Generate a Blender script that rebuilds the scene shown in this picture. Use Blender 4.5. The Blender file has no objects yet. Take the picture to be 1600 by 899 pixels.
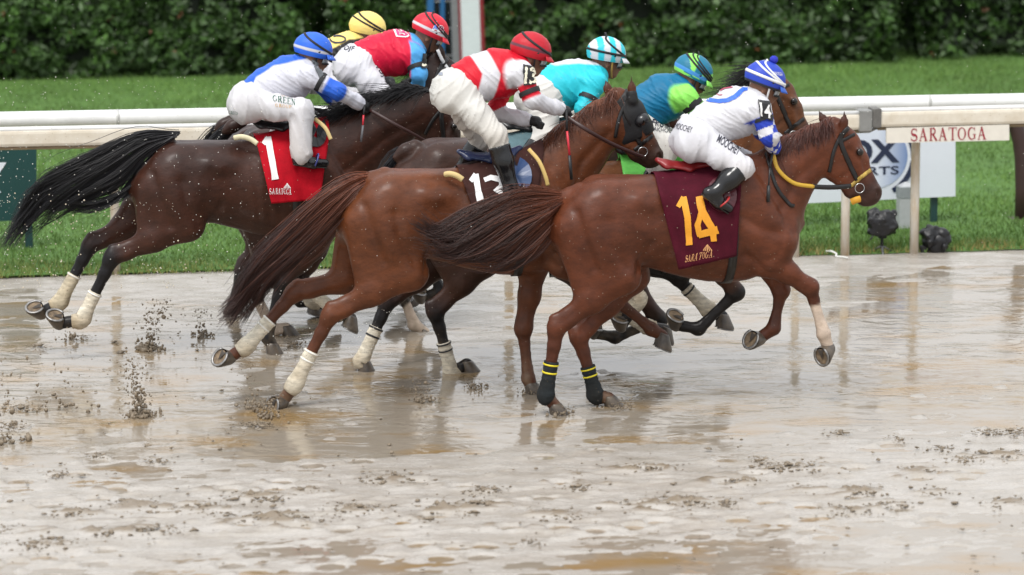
import bpy, bmesh, math, random
import numpy as np
from mathutils import Vector, Matrix
from mathutils.bvhtree import BVHTree

# ------------------------------------------------------------------ camera, sky, sun, exposure
scn = bpy.context.scene
COL = scn.collection
F_PX, CAM_H = 6125.0, 5.0
PITCH = math.atan(1038 / F_PX)
YAW = math.radians(9.9)                     # the track runs 9.9 degrees off the picture plane
cam_d = bpy.data.cameras.new('camera'); cam = bpy.data.objects.new('camera', cam_d); COL.objects.link(cam)
cam.location = (0, 0, CAM_H); cam.rotation_euler = (math.pi / 2 - PITCH, 0, 0)
cam_d.sensor_width = 36; cam_d.sensor_fit = 'HORIZONTAL'; cam_d.lens = F_PX / 1600 * 36
cam_d.clip_start = 0.5; cam_d.clip_end = 2000
cam_d.dof.use_dof = True; cam_d.dof.focus_distance = 26.3; cam_d.dof.aperture_fstop = 2.0
scn.camera = cam

w = bpy.data.worlds.new('World'); scn.world = w; w.use_nodes = True
nt = w.node_tree; bg = nt.nodes['Background']
sky = nt.nodes.new('ShaderNodeTexSky'); sky.sky_type = 'NISHITA'; sky.sun_disc = False
SUN_EL, SUN_AZ = math.radians(58), math.radians(205)
sky.sun_elevation = SUN_EL; sky.sun_rotation = SUN_AZ; sky.dust_density = 3.0; sky.air_density = 1.0
hs = nt.nodes.new('ShaderNodeHueSaturation'); hs.inputs['Saturation'].default_value = 0.12
nt.links.new(sky.outputs[0], hs.inputs['Color'])
mx = nt.nodes.new('ShaderNodeMix'); mx.data_type = 'RGBA'; mx.inputs[0].default_value = 0.72   # an even cloud deck
nt.links.new(hs.outputs[0], mx.inputs[6]); mx.inputs[7].default_value = (8.3, 8.55, 8.9, 1)
# an overcast dome is brighter overhead than at the horizon
geo_n = nt.nodes.new('ShaderNodeTexCoord'); sep = nt.nodes.new('ShaderNodeSeparateXYZ'); nt.links.new(geo_n.outputs['Generated'], sep.inputs[0])
mr = nt.nodes.new('ShaderNodeMapRange'); mr.inputs['From Min'].default_value = 0; mr.inputs['From Max'].default_value = 1; mr.inputs['To Min'].default_value = .82; mr.inputs['To Max'].default_value = 1.42
nt.links.new(sep.outputs['Z'], mr.inputs['Value'])
mv = nt.nodes.new('ShaderNodeVectorMath'); mv.operation = 'SCALE'; nt.links.new(mx.outputs[2], mv.inputs[0]); nt.links.new(mr.outputs[0], mv.inputs['Scale'])
nt.links.new(mv.outputs[0], bg.inputs['Color']); bg.inputs['Strength'].default_value = 0.112
sun_d = bpy.data.lights.new('sun', 'SUN'); sun_d.energy = 1.5; sun_d.angle = math.radians(18); sun_d.color = (1, .97, .93)
sun = bpy.data.objects.new('sun', sun_d); COL.objects.link(sun)
sd = Vector((math.sin(SUN_AZ) * math.cos(SUN_EL), math.cos(SUN_AZ) * math.cos(SUN_EL), math.sin(SUN_EL)))
sun.rotation_euler = sd.to_track_quat('Z', 'Y').to_euler(); sun.location = (0, 10, 30)
scn.view_settings.view_transform = 'Standard'; scn.view_settings.look = 'None'
scn.view_settings.gamma = 1; scn.view_settings.use_curve_mapping = False
scn.view_settings.exposure = 0.47

rng = np.random.default_rng(7); random.seed(7)
TT = np.array([math.cos(YAW), math.sin(YAW), 0.]); NN = np.array([-math.sin(YAW), math.cos(YAW), 0.])
CAM = np.array([0., 0., CAM_H])

def ray(px, py):
    a = (px - 800) / F_PX; b = (449.5 - py) / F_PX
    return np.array([a, math.cos(PITCH) + b * math.sin(PITCH), -math.sin(PITCH) + b * math.cos(PITCH)])
def ground(px, py, z=0.):
    r = ray(px, py); return CAM + r * ((z - CAM_H) / r[2])
def on_lane(px, py, c):
    r = ray(px, py); return CAM + r * (c / (r @ NN))
def uc(u, c, z=0.):                          # track coordinates: along, across, up
    return TT * u + NN * c + np.array([0, 0, z])

# ------------------------------------------------------------------ materials
MATS = {}
def mat(name, color=(.5, .5, .5), rough=.6, metal=0., spec=.5, attr=False, noise=0., nscale=20., bump=0., bscale=80., coat=0., coatr=.1,
        dark=None, sheen=0., stretch=None, flecks=None):
    if name in MATS: return MATS[name]
    m = bpy.data.materials.new(name); m.use_nodes = True; t = m.node_tree; N = t.nodes; L = t.links
    p = N['Principled BSDF']; p.inputs['Roughness'].default_value = rough; p.inputs['Metallic'].default_value = metal
    p.inputs['Specular IOR Level'].default_value = spec; p.inputs['Coat Weight'].default_value = coat; p.inputs['Coat Roughness'].default_value = coatr
    p.inputs['Sheen Weight'].default_value = sheen
    src = None
    if attr:
        a = N.new('ShaderNodeAttribute'); a.attribute_name = 'Col'; src = a.outputs['Color']
    tc = N.new('ShaderNodeTexCoord'); vec = tc.outputs['Object']
    if stretch:
        mp = N.new('ShaderNodeMapping'); mp.inputs['Scale'].default_value = stretch; L.new(vec, mp.inputs['Vector']); vec = mp.outputs[0]
    if noise or dark:
        n = N.new('ShaderNodeTexNoise'); n.inputs['Scale'].default_value = nscale; n.inputs['Detail'].default_value = 6; n.inputs['Roughness'].default_value = .65
        L.new(vec, n.inputs['Vector'])
        r = N.new('ShaderNodeMapRange'); r.inputs['From Min'].default_value = .3; r.inputs['From Max'].default_value = .7
        L.new(n.outputs['Fac'], r.inputs['Value'])
        x = N.new('ShaderNodeMix'); x.data_type = 'RGBA'
        L.new(r.outputs[0], x.inputs[0])
        if dark is not None:
            x.inputs[6].default_value = (*dark, 1)
            if src: L.new(src, x.inputs[7])
            else: x.inputs[7].default_value = (*color, 1)
        else:
            r.inputs['To Min'].default_value = 1 - noise; r.inputs['To Max'].default_value = 1 + noise * .6
            x.blend_type = 'MULTIPLY'; L.remove(x.inputs[0].links[0]); x.inputs[0].default_value = 1
            if src: L.new(src, x.inputs[6])
            else: x.inputs[6].default_value = (*color, 1)
            L.new(r.outputs[0], x.inputs[7])
        src = x.outputs[2]
    if flecks:                               # specks of dried splash on the surface
        sc, rad, th, fc = flecks
        vo = N.new('ShaderNodeTexVoronoi'); vo.inputs['Scale'].default_value = sc; vo.inputs['Randomness'].default_value = 1; L.new(tc.outputs['Object'], vo.inputs['Vector'])
        lt = N.new('ShaderNodeMath'); lt.operation = 'LESS_THAN'; L.new(vo.outputs['Distance'], lt.inputs[0]); lt.inputs[1].default_value = rad
        sx = N.new('ShaderNodeSeparateXYZ'); L.new(vo.outputs['Color'], sx.inputs[0]); gt = N.new('ShaderNodeMath'); gt.operation = 'GREATER_THAN'; L.new(sx.outputs[0], gt.inputs[0]); gt.inputs[1].default_value = th
        mu = N.new('ShaderNodeMath'); mu.operation = 'MULTIPLY'; L.new(lt.outputs[0], mu.inputs[0]); L.new(gt.outputs[0], mu.inputs[1])
        fx = N.new('ShaderNodeMix'); fx.data_type = 'RGBA'; L.new(mu.outputs[0], fx.inputs[0]); fx.inputs[7].default_value = (*fc, 1)
        if src: L.new(src, fx.inputs[6])
        else: fx.inputs[6].default_value = (*color, 1)
        src = fx.outputs[2]
    if src: L.new(src, p.inputs['Base Color'])
    else: p.inputs['Base Color'].default_value = (*color, 1)
    if bump:
        b = N.new('ShaderNodeBump'); b.inputs['Strength'].default_value = bump; b.inputs['Distance'].default_value = .01
        n2 = N.new('ShaderNodeTexNoise'); n2.inputs['Scale'].default_value = bscale; n2.inputs['Detail'].default_value = 4
        L.new(vec, n2.inputs['Vector']); L.new(n2.outputs['Fac'], b.inputs['Height']); L.new(b.outputs[0], p.inputs['Normal'])
    MATS[name] = m
    return m

def srgb(r, g, b):
    f = lambda c: ((c / 255) / 12.92) if c / 255 <= .04045 else (((c / 255) + .055) / 1.055) ** 2.4
    return np.array([f(r), f(g), f(b)])

# ------------------------------------------------------------------ objects
def tag(o, label=None, cat=None, group=None, kind=None):
    if label: o['label'] = label
    if cat: o['category'] = cat
    if group: o['group'] = group
    if kind: o['kind'] = kind
    return o
def empty(name, loc, rz=0., label=None, cat=None, group=None):
    o = bpy.data.objects.new(name, None); o.empty_display_size = .2; COL.objects.link(o)
    o.location = loc; o.rotation_euler = (0, 0, rz)
    return tag(o, label, cat, group)
def mesh_np(name, V, Fq, m, parent=None, col=None, smooth=True):
    """V (n,3) array; Fq list of polygons or an (m,3)/(m,4) array"""
    me = bpy.data.meshes.new(name); V = np.asarray(V, dtype=np.float32)
    if isinstance(Fq, np.ndarray):
        k = Fq.shape[1]; nf = len(Fq)
        me.vertices.add(len(V)); me.vertices.foreach_set('co', V.ravel())
        me.loops.add(nf * k); me.loops.foreach_set('vertex_index', Fq.astype(np.int32).ravel())
        me.polygons.add(nf); me.polygons.foreach_set('loop_start', np.arange(0, nf * k, k, dtype=np.int32))
        me.update(calc_edges=True)
    else:
        me.from_pydata([tuple(map(float, v)) for v in V], [], Fq)
    if smooth: me.polygons.foreach_set('use_smooth', np.ones(len(me.polygons), dtype=bool))
    if col is not None:
        col = np.asarray(col, dtype=np.float32)
        if col.ndim == 1: col = np.tile(col, (len(V), 1))
        a = me.color_attributes.new('Col', 'FLOAT_COLOR', 'POINT')
        a.data.foreach_set('color', np.hstack([col, np.ones((len(V), 1), np.float32)]).ravel())
    me.validate(); me.materials.append(m)
    o = bpy.data.objects.new(name, me); COL.objects.link(o)
    if parent is not None: o.parent = parent
    return o
class MB:                                    # collects shapes into one mesh
    def __init__(s): s.v = []; s.f = []
    def add(s, V, Fc):
        b = len(s.v); s.v.extend([tuple(map(float, p)) for p in V]); s.f.extend([tuple(i + b for i in f) for f in Fc]); return s
    def box(s, c, h, R=None, bev=0.):
        pts = []
        if bev > 0:
            bm = bmesh.new(); bmesh.ops.create_cube(bm, size=1)
            for v in bm.verts: v.co = Vector((v.co.x * 2 * h[0], v.co.y * 2 * h[1], v.co.z * 2 * h[2]))
            bmesh.ops.bevel(bm, geom=bm.edges[:], offset=bev, segments=2, affect='EDGES', profile=.5)
            bm.verts.index_update(); pts = [np.array(v.co) for v in bm.verts]; fc = [[v.index for v in f.verts] for f in bm.faces]; bm.free()
        else:
            pts = [np.array([x * h[0], y * h[1], z * h[2]]) for x in (-1, 1) for y in (-1, 1) for z in (-1, 1)]
            fc = [(0, 1, 3, 2), (4, 6, 7, 5), (0, 4, 5, 1), (2, 3, 7, 6), (0, 2, 6, 4), (1, 5, 7, 3)]
        R = np.eye(3) if R is None else np.asarray(R)
        return s.add([R @ p + np.asarray(c) for p in pts], fc)
    def tube(s, P, r, n=8, flat=1., up=None, closed=False, cap=True):
        V, Fc = tube_geo(P, r, n, flat, up, closed, cap); return s.add(V, Fc)
    def build(s, name, m, parent=None, smooth=True, col=None): return mesh_np(name, np.array(s.v), s.f, m, parent, col, smooth)
def tube_geo(P, r, n=8, flat=1., up=None, closed=False, cap=True):
    P = np.asarray(P, float); k = len(P); r = np.broadcast_to(np.asarray(r, float), (k,))
    T = np.zeros_like(P)
    if closed: T = np.roll(P, -1, 0) - np.roll(P, 1, 0)
    else: T[1:-1] = P[2:] - P[:-2]; T[0] = P[1] - P[0]; T[-1] = P[-1] - P[-2]
    T /= np.linalg.norm(T, axis=1, keepdims=True) + 1e-9
    up = np.array([0, 0, 1.]) if up is None else np.asarray(up, float)
    V = []; prev = None
    for i in range(k):
        uu = up if up.ndim == 1 else up[i]
        if prev is not None and up.ndim == 1: uu = prev
        a = uu - T[i] * (uu @ T[i])
        if np.linalg.norm(a) < 1e-4: a = np.cross(T[i], [1, 0.3, 0.2])
        a /= np.linalg.norm(a); prev = a; b = np.cross(T[i], a)
        for j in range(n):
            t = 2 * math.pi * j / n
            V.append(P[i] + r[i] * (math.cos(t) * a * flat + math.sin(t) * b))
    Fc = []
    for i in range(k if closed else k - 1):
        i2 = (i + 1) % k
        for j in range(n):
            Fc.append((i * n + j, i * n + (j + 1) % n, i2 * n + (j + 1) % n, i2 * n + j))
    if cap and not closed:
        Fc.append(tuple(range(n - 1, -1, -1))); Fc.append(tuple((k - 1) * n + j for j in range(n)))
    return V, Fc
def curve_pts(P, n):                         # Catmull-Rom through the given points
    P = np.asarray(P, float); k = len(P)
    if k == 2: return P[0] + (P[1] - P[0]) * np.linspace(0, 1, n)[:, None]
    Q = np.vstack([2 * P[0] - P[1], P, 2 * P[-1] - P[-2]]); out = []
    for t in np.linspace(0, k - 1 - 1e-6, n):
        i = int(t); f = t - i; a, b, c, d = Q[i:i + 4]
        out.append(.5 * ((2 * b) + (c - a) * f + (2 * a - 5 * b + 4 * c - d) * f * f + (3 * b - a - 3 * c + d) * f ** 3))
    return np.array(out)

# ------------------------------------------------------------------ noise
def vnoise(p, seed=0):
    p = np.asarray(p, dtype=np.float32); i = np.floor(p).astype(np.int64); f = (p - i).astype(np.float32); f = f * f * (3 - 2 * f)
    def h(a, b, c):
        n = (a * 374761393 + b * 668265263 + c * 2147483647 + seed * 974634777) & 0xffffffff
        n = ((n ^ (n >> 13)) * 1274126177) & 0xffffffff
        return ((n ^ (n >> 16)) & 0xffff).astype(np.float32) / 65535
    x, y, z = i[..., 0], i[..., 1], i[..., 2]; fx, fy, fz = f[..., 0], f[..., 1], f[..., 2]
    r = 0
    for dx in (0, 1):
        for dy in (0, 1):
            for dz in (0, 1):
                r = r + h(x + dx, y + dy, z + dz) * (fx if dx else 1 - fx) * (fy if dy else 1 - fy) * (fz if dz else 1 - fz)
    return r * 2 - 1
def fbm(p, o=4, seed=0):
    p = np.asarray(p, np.float32); r = 0; a = 1.; s = 0
    for k in range(o): r = r + a * vnoise(p * 2 ** k, seed + k); s += a; a *= .5
    return r / s

# ------------------------------------------------------------------ implicit bodies -> one continuous mesh
class Body:
    def __init__(s): s.pr = []
    def cap(s, a, b, ra, rb, ls=1., k=.04):
        s.pr.append(('c', np.asarray(a, float), np.asarray(b, float), ra, rb, ls, k)); return s
    def ball(s, a, r, ls=1., k=.04): return s.cap(a, np.asarray(a, float) + [1e-4, 0, 0], r, r, ls, k)
    def chain(s, P, R, ls=1., k=.04):
        L = ls if hasattr(ls, '__len__') else [ls] * len(P)
        for i in range(len(P) - 1): s.cap(P[i], P[i + 1], R[i], R[i + 1], (L[i] + L[i + 1]) / 2, k)
        return s
    def func(s, f, lo, hi, k=.04): s.pr.append(('f', f, np.asarray(lo, float), np.asarray(hi, float), k)); return s
    def bounds(s):
        lo = np.full(3, 1e9); hi = -lo
        for p in s.pr:
            if p[0] == 'c':
                R = max(p[3], p[4]); e = np.array([R, R * max(p[5], .2), R])
                lo = np.minimum(lo, np.minimum(p[1], p[2]) - e); hi = np.maximum(hi, np.maximum(p[1], p[2]) + e)
            else: lo = np.minimum(lo, p[2]); hi = np.maximum(hi, p[3])
        return lo, hi
    def field(s, res, infl=0.):
        lo, hi = s.bounds(); lo = lo - 3 * res - max(infl, 0) - .015; hi = hi + 3 * res + max(infl, 0) + .015
        n = np.ceil((hi - lo) / res).astype(int) + 1
        ax = [np.arange(n[i], dtype=np.float32) * np.float32(res) + np.float32(lo[i]) for i in range(3)]
        Fd = np.full(n, .12, np.float32)
        for p in s.pr:
            if p[0] == 'c':
                _, a, b, ra, rb, ls, k = p; R = max(ra, rb)
                e = np.array([R, R * max(ls, .2), R]) + k + .02
                l = np.minimum(a, b) - e; h = np.maximum(a, b) + e
            else: l, h, k = p[2], p[3], p[4]
            i0 = np.clip(np.floor((l - lo) / res).astype(int), 0, n - 1); i1 = np.clip(np.ceil((h - lo) / res).astype(int) + 1, 1, n)
            if np.any(i1 <= i0): continue
            X = ax[0][i0[0]:i1[0], None, None]; Y = ax[1][None, i0[1]:i1[1], None]; Z = ax[2][None, None, i0[2]:i1[2]]
            if p[0] == 'c':
                d = b - a; ys = 1 / ls
                dx, dy, dz = d[0], d[1] * ys, d[2]; dd = dx * dx + dy * dy + dz * dz + 1e-12
                qx = X - np.float32(a[0]); qy = (Y - np.float32(a[1])) * np.float32(ys); qz = Z - np.float32(a[2])
                t = np.clip((qx * np.float32(dx) + qy * np.float32(dy) + qz * np.float32(dz)) / np.float32(dd), 0, 1)
                D = np.sqrt((qx - t * np.float32(dx)) ** 2 + (qy - t * np.float32(dy)) ** 2 + (qz - t * np.float32(dz)) ** 2) - (np.float32(ra) + t * np.float32(rb - ra))
                if ls < 1: D = D * np.float32((1 + ls) / 2)
            else: D = p[1](X, Y, Z)
            sub = Fd[i0[0]:i1[0], i0[1]:i1[1], i0[2]:i1[2]]
            hh = np.maximum(k - np.abs(sub - D), 0) / k
            Fd[i0[0]:i1[0], i0[1]:i1[1], i0[2]:i1[2]] = np.minimum(sub, D) - hh * hh * np.float32(k * .25)
        return Fd - np.float32(infl), lo, ax
    def mesh(s, res, infl=0., post=None, smooth=1):
        Fd, lo, ax = s.field(res, infl)
        if post is not None: Fd = post(Fd, ax[0][:, None, None], ax[1][None, :, None], ax[2][None, None, :])
        V, Q = surfnet(Fd, lo, res)
        for _ in range(smooth): V = laplace(V, Q, .5)
        return V, Q
def surfnet(Fd, lo, res):
    S = Fd < 0; n = Fd.shape
    cnt = np.zeros((n[0] - 1, n[1] - 1, n[2] - 1), np.int8)
    for a in (0, 1):
        for b in (0, 1):
            for c in (0, 1): cnt += S[a:n[0] - 1 + a, b:n[1] - 1 + b, c:n[2] - 1 + c]
    act = (cnt > 0) & (cnt < 8); I = np.argwhere(act); idx = -np.ones(act.shape, np.int64); idx[act] = np.arange(len(I))
    acc = np.zeros((len(I), 3), np.float32); num = np.zeros(len(I), np.float32)
    C = [(a, b, c) for a in (0, 1) for b in (0, 1) for c in (0, 1)]
    val = {c: Fd[I[:, 0] + c[0], I[:, 1] + c[1], I[:, 2] + c[2]] for c in C}
    for c in C:
        for axn in range(3):
            if c[axn]: continue
            d = list(c); d[axn] = 1; d = tuple(d); fa, fb = val[c], val[d]
            m = (fa < 0) != (fb < 0); t = np.where(m, fa / np.where(m, fa - fb, 1), 0)
            p = np.tile(np.array(c, np.float32), (len(I), 1)); p[:, axn] += t
            acc += p * m[:, None]; num += m
    V = (I + acc / num[:, None]) * res + lo
    Q = []
    for axn in range(3):
        b, c = [(1, 2), (2, 0), (0, 1)][axn]
        s0 = [slice(None)] * 3; s1 = [slice(None)] * 3
        s0[axn] = slice(0, n[axn] - 1); s1[axn] = slice(1, n[axn])
        for q in (b, c): s0[q] = slice(1, n[q] - 1); s1[q] = slice(1, n[q] - 1)
        A = S[tuple(s0)]; B = S[tuple(s1)]
        for flip, M in ((0, A & ~B), (1, ~A & B)):
            P = np.argwhere(M)
            if not len(P): continue
            P[:, b] += 1; P[:, c] += 1
            def cell(db, dc):
                R = P.copy(); R[:, b] += db; R[:, c] += dc; return idx[R[:, 0], R[:, 1], R[:, 2]]
            q = np.stack([cell(-1, -1), cell(0, -1), cell(0, 0), cell(-1, 0)], 1)
            Q.append(q[:, ::-1] if flip else q)
    Q = np.vstack(Q)
    return V, Q[(Q >= 0).all(1)]
def laplace(V, Q, f):
    acc = np.zeros_like(V); cnt = np.zeros(len(V))
    for i in range(4):
        a, b = Q[:, i], Q[:, (i + 1) % 4]
        for x, y in ((a, b), (b, a)):
            for d in range(3): acc[:, d] += np.bincount(x, V[y, d], len(V))
            cnt += np.bincount(x, minlength=len(V))
    c = np.maximum(cnt, 1)[:, None]
    return np.where(cnt[:, None] > 0, V * (1 - f) + f * acc / c, V)

# ------------------------------------------------------------------ a lane: local axes along, across and up
class Lane:
    def __init__(s, c, px, py, turn=0.):
        """c: distance of the lane across the track; the base stands where pixel column px meets the lane"""
        s.ang = YAW + math.radians(turn); s.T = np.array([math.cos(s.ang), math.sin(s.ang), 0]); s.N = np.array([-math.sin(s.ang), math.cos(s.ang), 0])
        p = on_lane(px, py, c); s.base = np.array([p[0], p[1], 0.])
    def P(s, px, py, v=0.):
        r = ray(px, py); t = ((s.base - CAM) @ s.N + v) / (r @ s.N); return s.loc(CAM + r * t)
    def loc(s, p): q = p - s.base; return np.array([q @ s.T, q @ s.N, q[2]])
    def dirl(s, r): return np.array([r @ s.T, r @ s.N, r[2]])
    def px(s, u, z, v):                      # layout helper: where (u, z) of the plane v lies in the photograph
        u = np.asarray(u); z = np.asarray(z)
        X = s.base[0] + u * s.T[0] + v * s.N[0]; Y = s.base[1] + u * s.T[1] + v * s.N[1]; Z = z - CAM_H
        dp = Y * math.cos(PITCH) - Z * math.sin(PITCH); up = Y * math.sin(PITCH) + Z * math.cos(PITCH)
        return 800 + F_PX * X / dp, 449.5 - F_PX * up / dp
    def hit(s, bvh, px, py, off=0.):
        r = s.dirl(ray(px, py)); o = s.loc(CAM)
        l, nrm, i, d = bvh.ray_cast(Vector(o), Vector(r))
        if l is None: return None
        nv = np.array(nrm)
        if nv @ r > 0: nv = -nv
        return np.array(l) + nv * off
def bvh_of(V, Q): return BVHTree.FromPolygons([tuple(map(float, v)) for v in V], [tuple(map(int, q)) for q in Q])

# ------------------------------------------------------------------ lettering
def text_geo(txt, bold=0., shear=0.):
    cu = bpy.data.curves.new('t', 'FONT'); cu.body = txt; cu.offset = bold; cu.shear = shear; cu.resolution_u = 4
    ob = bpy.data.objects.new('t', cu); me = bpy.data.meshes.new_from_object(ob)
    V = np.array([v.co[:2] for v in me.vertices]); Fc = [tuple(p.vertices) for p in me.polygons]
    bpy.data.objects.remove(ob); bpy.data.meshes.remove(me)
    lo = V.min(0); hi = V.max(0)
    return (V - lo) / (hi - lo), Fc            # unit box
def stroke_geo(strokes, wid):
    """strokes: list of polylines in a unit square; a ribbon of width wid (a number or one per point) each"""
    V = []; Fc = []
    for st in strokes:
        pts, wd = (st if isinstance(st, tuple) else (st, wid)); P = np.array(pts, float); k = len(P)
        wd = np.broadcast_to(np.asarray(wd, float), (k,))
        for i in range(k):
            d = P[min(i + 1, k - 1)] - P[max(i - 1, 0)]; d = d / (np.linalg.norm(d) + 1e-9); n = np.array([-d[1], d[0]])
            V += [P[i] + n * wd[i] / 2, P[i] - n * wd[i] / 2]
        b = len(V) - 2 * k
        for i in range(k - 1): Fc.append((b + 2 * i, b + 2 * i + 1, b + 2 * i + 3, b + 2 * i + 2))
    return np.array(V), Fc
def arc(cx, cy, rx, ry, a0, a1, n=10): return [(cx + rx * math.cos(math.radians(a)), cy + ry * math.sin(math.radians(a))) for a in np.linspace(a0, a1, n)]
SERIF = {'S': ([(arc(.5, .72, .30, .24, 20, 270, 10), [.06, .07, .09, .10, .11, .12, .15, .17, .19, .2]), (arc(.5, .26, .32, .23, 90, -160, 10), [.2, .19, .17, .15, .12, .11, .10, .09, .07, .06]), ([(.78, .98), (.80, .72)], .05), ([(.18, .02), (.16, .3)], .05)], .9),
         'A': ([([(.5, 1), (.14, .02)], .08), ([(.46, 1), (.84, .02)], .18), ([(.26, .34), (.70, .34)], .06), ([(.0, .02), (.3, .02)], .05), ([(.64, .02), (1.02, .02)], .05)], 1.0),
         'R': ([([(.25, 0), (.25, 1)], .17), (arc(.48, .75, .26, .23, 90, -90, 8), .13), ([(.1, .98), (.5, .98)], .05), ([(.25, .52), (.5, .52)], .06), ([(.46, .52), (.9, .02)], .17), ([(.05, .02), (.45, .02)], .05), ([(.75, .02), (1.02, .02)], .05)], .98),
         'T': ([([(.5, 0), (.5, 1)], .17), ([(.05, .97), (.95, .97)], .06), ([(.05, 1), (.06, .76)], .05), ([(.95, 1), (.94, .76)], .05), ([(.3, .02), (.7, .02)], .05)], .92),
         'O': ([(arc(.5, .5, .40, .46, 0, 360, 24), [.17, .16, .13, .1, .07, .06, .06, .07, .1, .13, .16, .17, .17, .16, .13, .1, .07, .06, .06, .07, .1, .13, .16, .17])], 1.0),
         'G': ([(arc(.52, .5, .40, .46, 40, 320, 18), [.05, .06, .06, .07, .1, .13, .15, .17, .17, .17, .16, .14, .12, .1, .08, .07, .06, .06]), ([(.83, .42), (.83, .08)], .15), ([(.62, .42), (1.0, .42)], .05), ([(.84, .98), (.85, .7)], .05)], 1.02),
         'E': ([([(.25, 0), (.25, 1)], .17), ([(.1, .98), (.8, .98)], .06), ([(.25, .52), (.65, .52)], .06), ([(.1, .02), (.85, .02)], .06), ([(.82, .98), (.83, .78)], .05), ([(.85, .02), (.87, .26)], .05)], .86),
         'N': ([([(.2, 0), (.2, 1)], .07), ([(.16, 1), (.82, .02)], .18), ([(.82, .0), (.82, 1)], .07), ([(.05, .02), (.36, .02)], .05), ([(.68, .98), (.98, .98)], .05), ([(.02, .98), (.25, .98)], .05)], 1.02),
         'H': ([([(.22, 0), (.22, 1)], .15), ([(.8, 0), (.8, 1)], .15), ([(.22, .5), (.8, .5)], .06)], 1.0),
         'U': ([([(.2, 1), (.2, .3)] + arc(.5, .3, .3, .28, 180, 360, 8) + [(.8, 1)], .12)], 1.0), 'P': ([([(.25, 0), (.25, 1)], .16), (arc(.48, .74, .26, .24, 90, -90, 8), .12), ([(.25, .97), (.5, .97)], .06), ([(.25, .5), (.5, .5)], .06)], .9)}
def serif_geo(txt, gap=.12):
    x = 0; V = []; Fc = []
    for ch in txt:
        if ch == ' ': x += .6; continue
        st, wd = SERIF[ch]; v, f = stroke_geo(st, .1); b = len(V)
        V += [(p[0] * .8 + x, p[1]) for p in v]; Fc += [tuple(i + b for i in q) for q in f]; x += wd * .8 + gap
    V = np.array(V); V[:, 0] /= x - gap
    return V, Fc
def refine(V, Fc, maxlen):
    """V in pixel units: cut long edges so that the print can follow a curved surface"""
    bm = bmesh.new(); vs = [bm.verts.new((p[0], p[1], 0)) for p in V]
    for f in Fc:
        try: bm.faces.new([vs[i] for i in f])
        except ValueError: pass
    for _ in range(6):
        es = [e for e in bm.edges if e.calc_length() > maxlen]
        if not es: break
        bmesh.ops.subdivide_edges(bm, edges=es, cuts=1, use_grid_fill=False)
        bmesh.ops.triangulate(bm, faces=[f for f in bm.faces if len(f.verts) > 4])
    bm.verts.index_update(); V = np.array([v.co[:2] for v in bm.verts]); Fc = [tuple(v.index for v in f.verts) for f in bm.faces]; bm.free()
    return V, Fc
def decal(name, lane, bvh, geo, o, ex, ey, m, parent, off=.004, maxlen=5., col=None, single=False):
    """lay a flat shape on a surface: o, ex, ey place its unit box"""
    V, Fc = geo; P = np.asarray(o, float) + V[:, :1] * np.asarray(ex, float) + V[:, 1:2] * np.asarray(ey, float)
    P, Fc = refine(P, Fc, maxlen); out = []; ok = []
    for p in P:
        h = lane.hit(bvh, p[0], p[1], off); ok.append(h is not None); out.append(h if h is not None else np.zeros(3))
    Fc = [f for f in Fc if all(ok[i] for i in f)]
    out = np.array(out)
    good = []
    for f in Fc:                              # drop faces that would bridge a gap
        q = out[list(f)]
        if max(np.linalg.norm(q[i] - q[i - 1]) for i in range(len(f))) < .08: good.append(f)
    if not good: return None
    if single:                                # keep the one connected piece
        par = list(range(len(out)))
        def root(i):
            while par[i] != i: par[i] = par[par[i]]; i = par[i]
            return i
        for f in good:
            for q in f[1:]: par[root(q)] = root(f[0])
        cnt = {}
        for f in good: cnt[root(f[0])] = cnt.get(root(f[0]), 0) + 1
        top = max(cnt, key=cnt.get); good = [f for f in good if root(f[0]) == top]
    ids = sorted({i for f in good for i in f}); re_ = {i: k for k, i in enumerate(ids)}; out = out[ids]; good = [tuple(re_[i] for i in f) for f in good]
    return mesh_np(name, out, good, m, parent, col, smooth=False)
POLY = lambda pts: (np.array(pts, float), [tuple(range(len(pts)))])
# ------------------------------------------------------------------ the ground
ground_m = mat('ground_soil', (.10, .12, .05), .9, noise=.4, nscale=2.)
V = [uc(-300, 14), uc(320, 14), uc(320, 600), uc(-300, 600)]; V2 = [uc(-300, -300), uc(320, -300), uc(320, 600), uc(-300, 600)]
o = mesh_np('ground', np.array([v + np.array([0, 0, -.12]) for v in V2]), [(0, 1, 2, 3)], ground_m, smooth=False); tag(o, kind='structure')

C_EDGE = 30.06
CLUSTERS = [(400, 668, 20), (430, 815, 34), (405, 780, 26), (65, 855, 28), (245, 725, 10), (160, 835, 22), (240, 832, 22), (215, 795, 26), (320, 800, 26), (560, 800, 28), (610, 752, 24), (700, 800, 18), (660, 818, 12), (735, 795, 30), (880, 810, 18), (905, 765, 14), (1010, 735, 22),
            (1060, 788, 34), (1235, 735, 30), (1160, 755, 14), (1340, 772, 24), (1390, 792, 16), (1430, 740, 18), (1330, 802, 22), (1510, 722, 18), (1565, 715, 26), (1575, 790, 20), (1250, 768, 12), (1130, 790, 12), (1460, 772, 14), (90, 745, 10), (15, 830, 12), (120, 805, 20), (1545, 680, 14), (1585, 680, 16), (1310, 680, 10), (480, 770, 14), (1190, 722, 10), (1470, 705, 12), (830, 850, 8), (20, 670, 14), (30, 640, 14), (130, 530, 8), (60, 545, 10), (760, 770, 16), (150, 715, 8), (900, 745, 10), (1400, 690, 9)]
def zone(u, c):                               # how high the churned mud lies over the standing water
    z = np.interp(c, [17, 19.3, 20.4, 21.2, 22.2, 22.7, 23.4, 25, 27.5, 29.2, 29.9, 30.3], [-.004, -.007, -.003, .008, .009, .005, -.006, -.008, -.005, .001, .010, .018])
    return z
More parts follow.
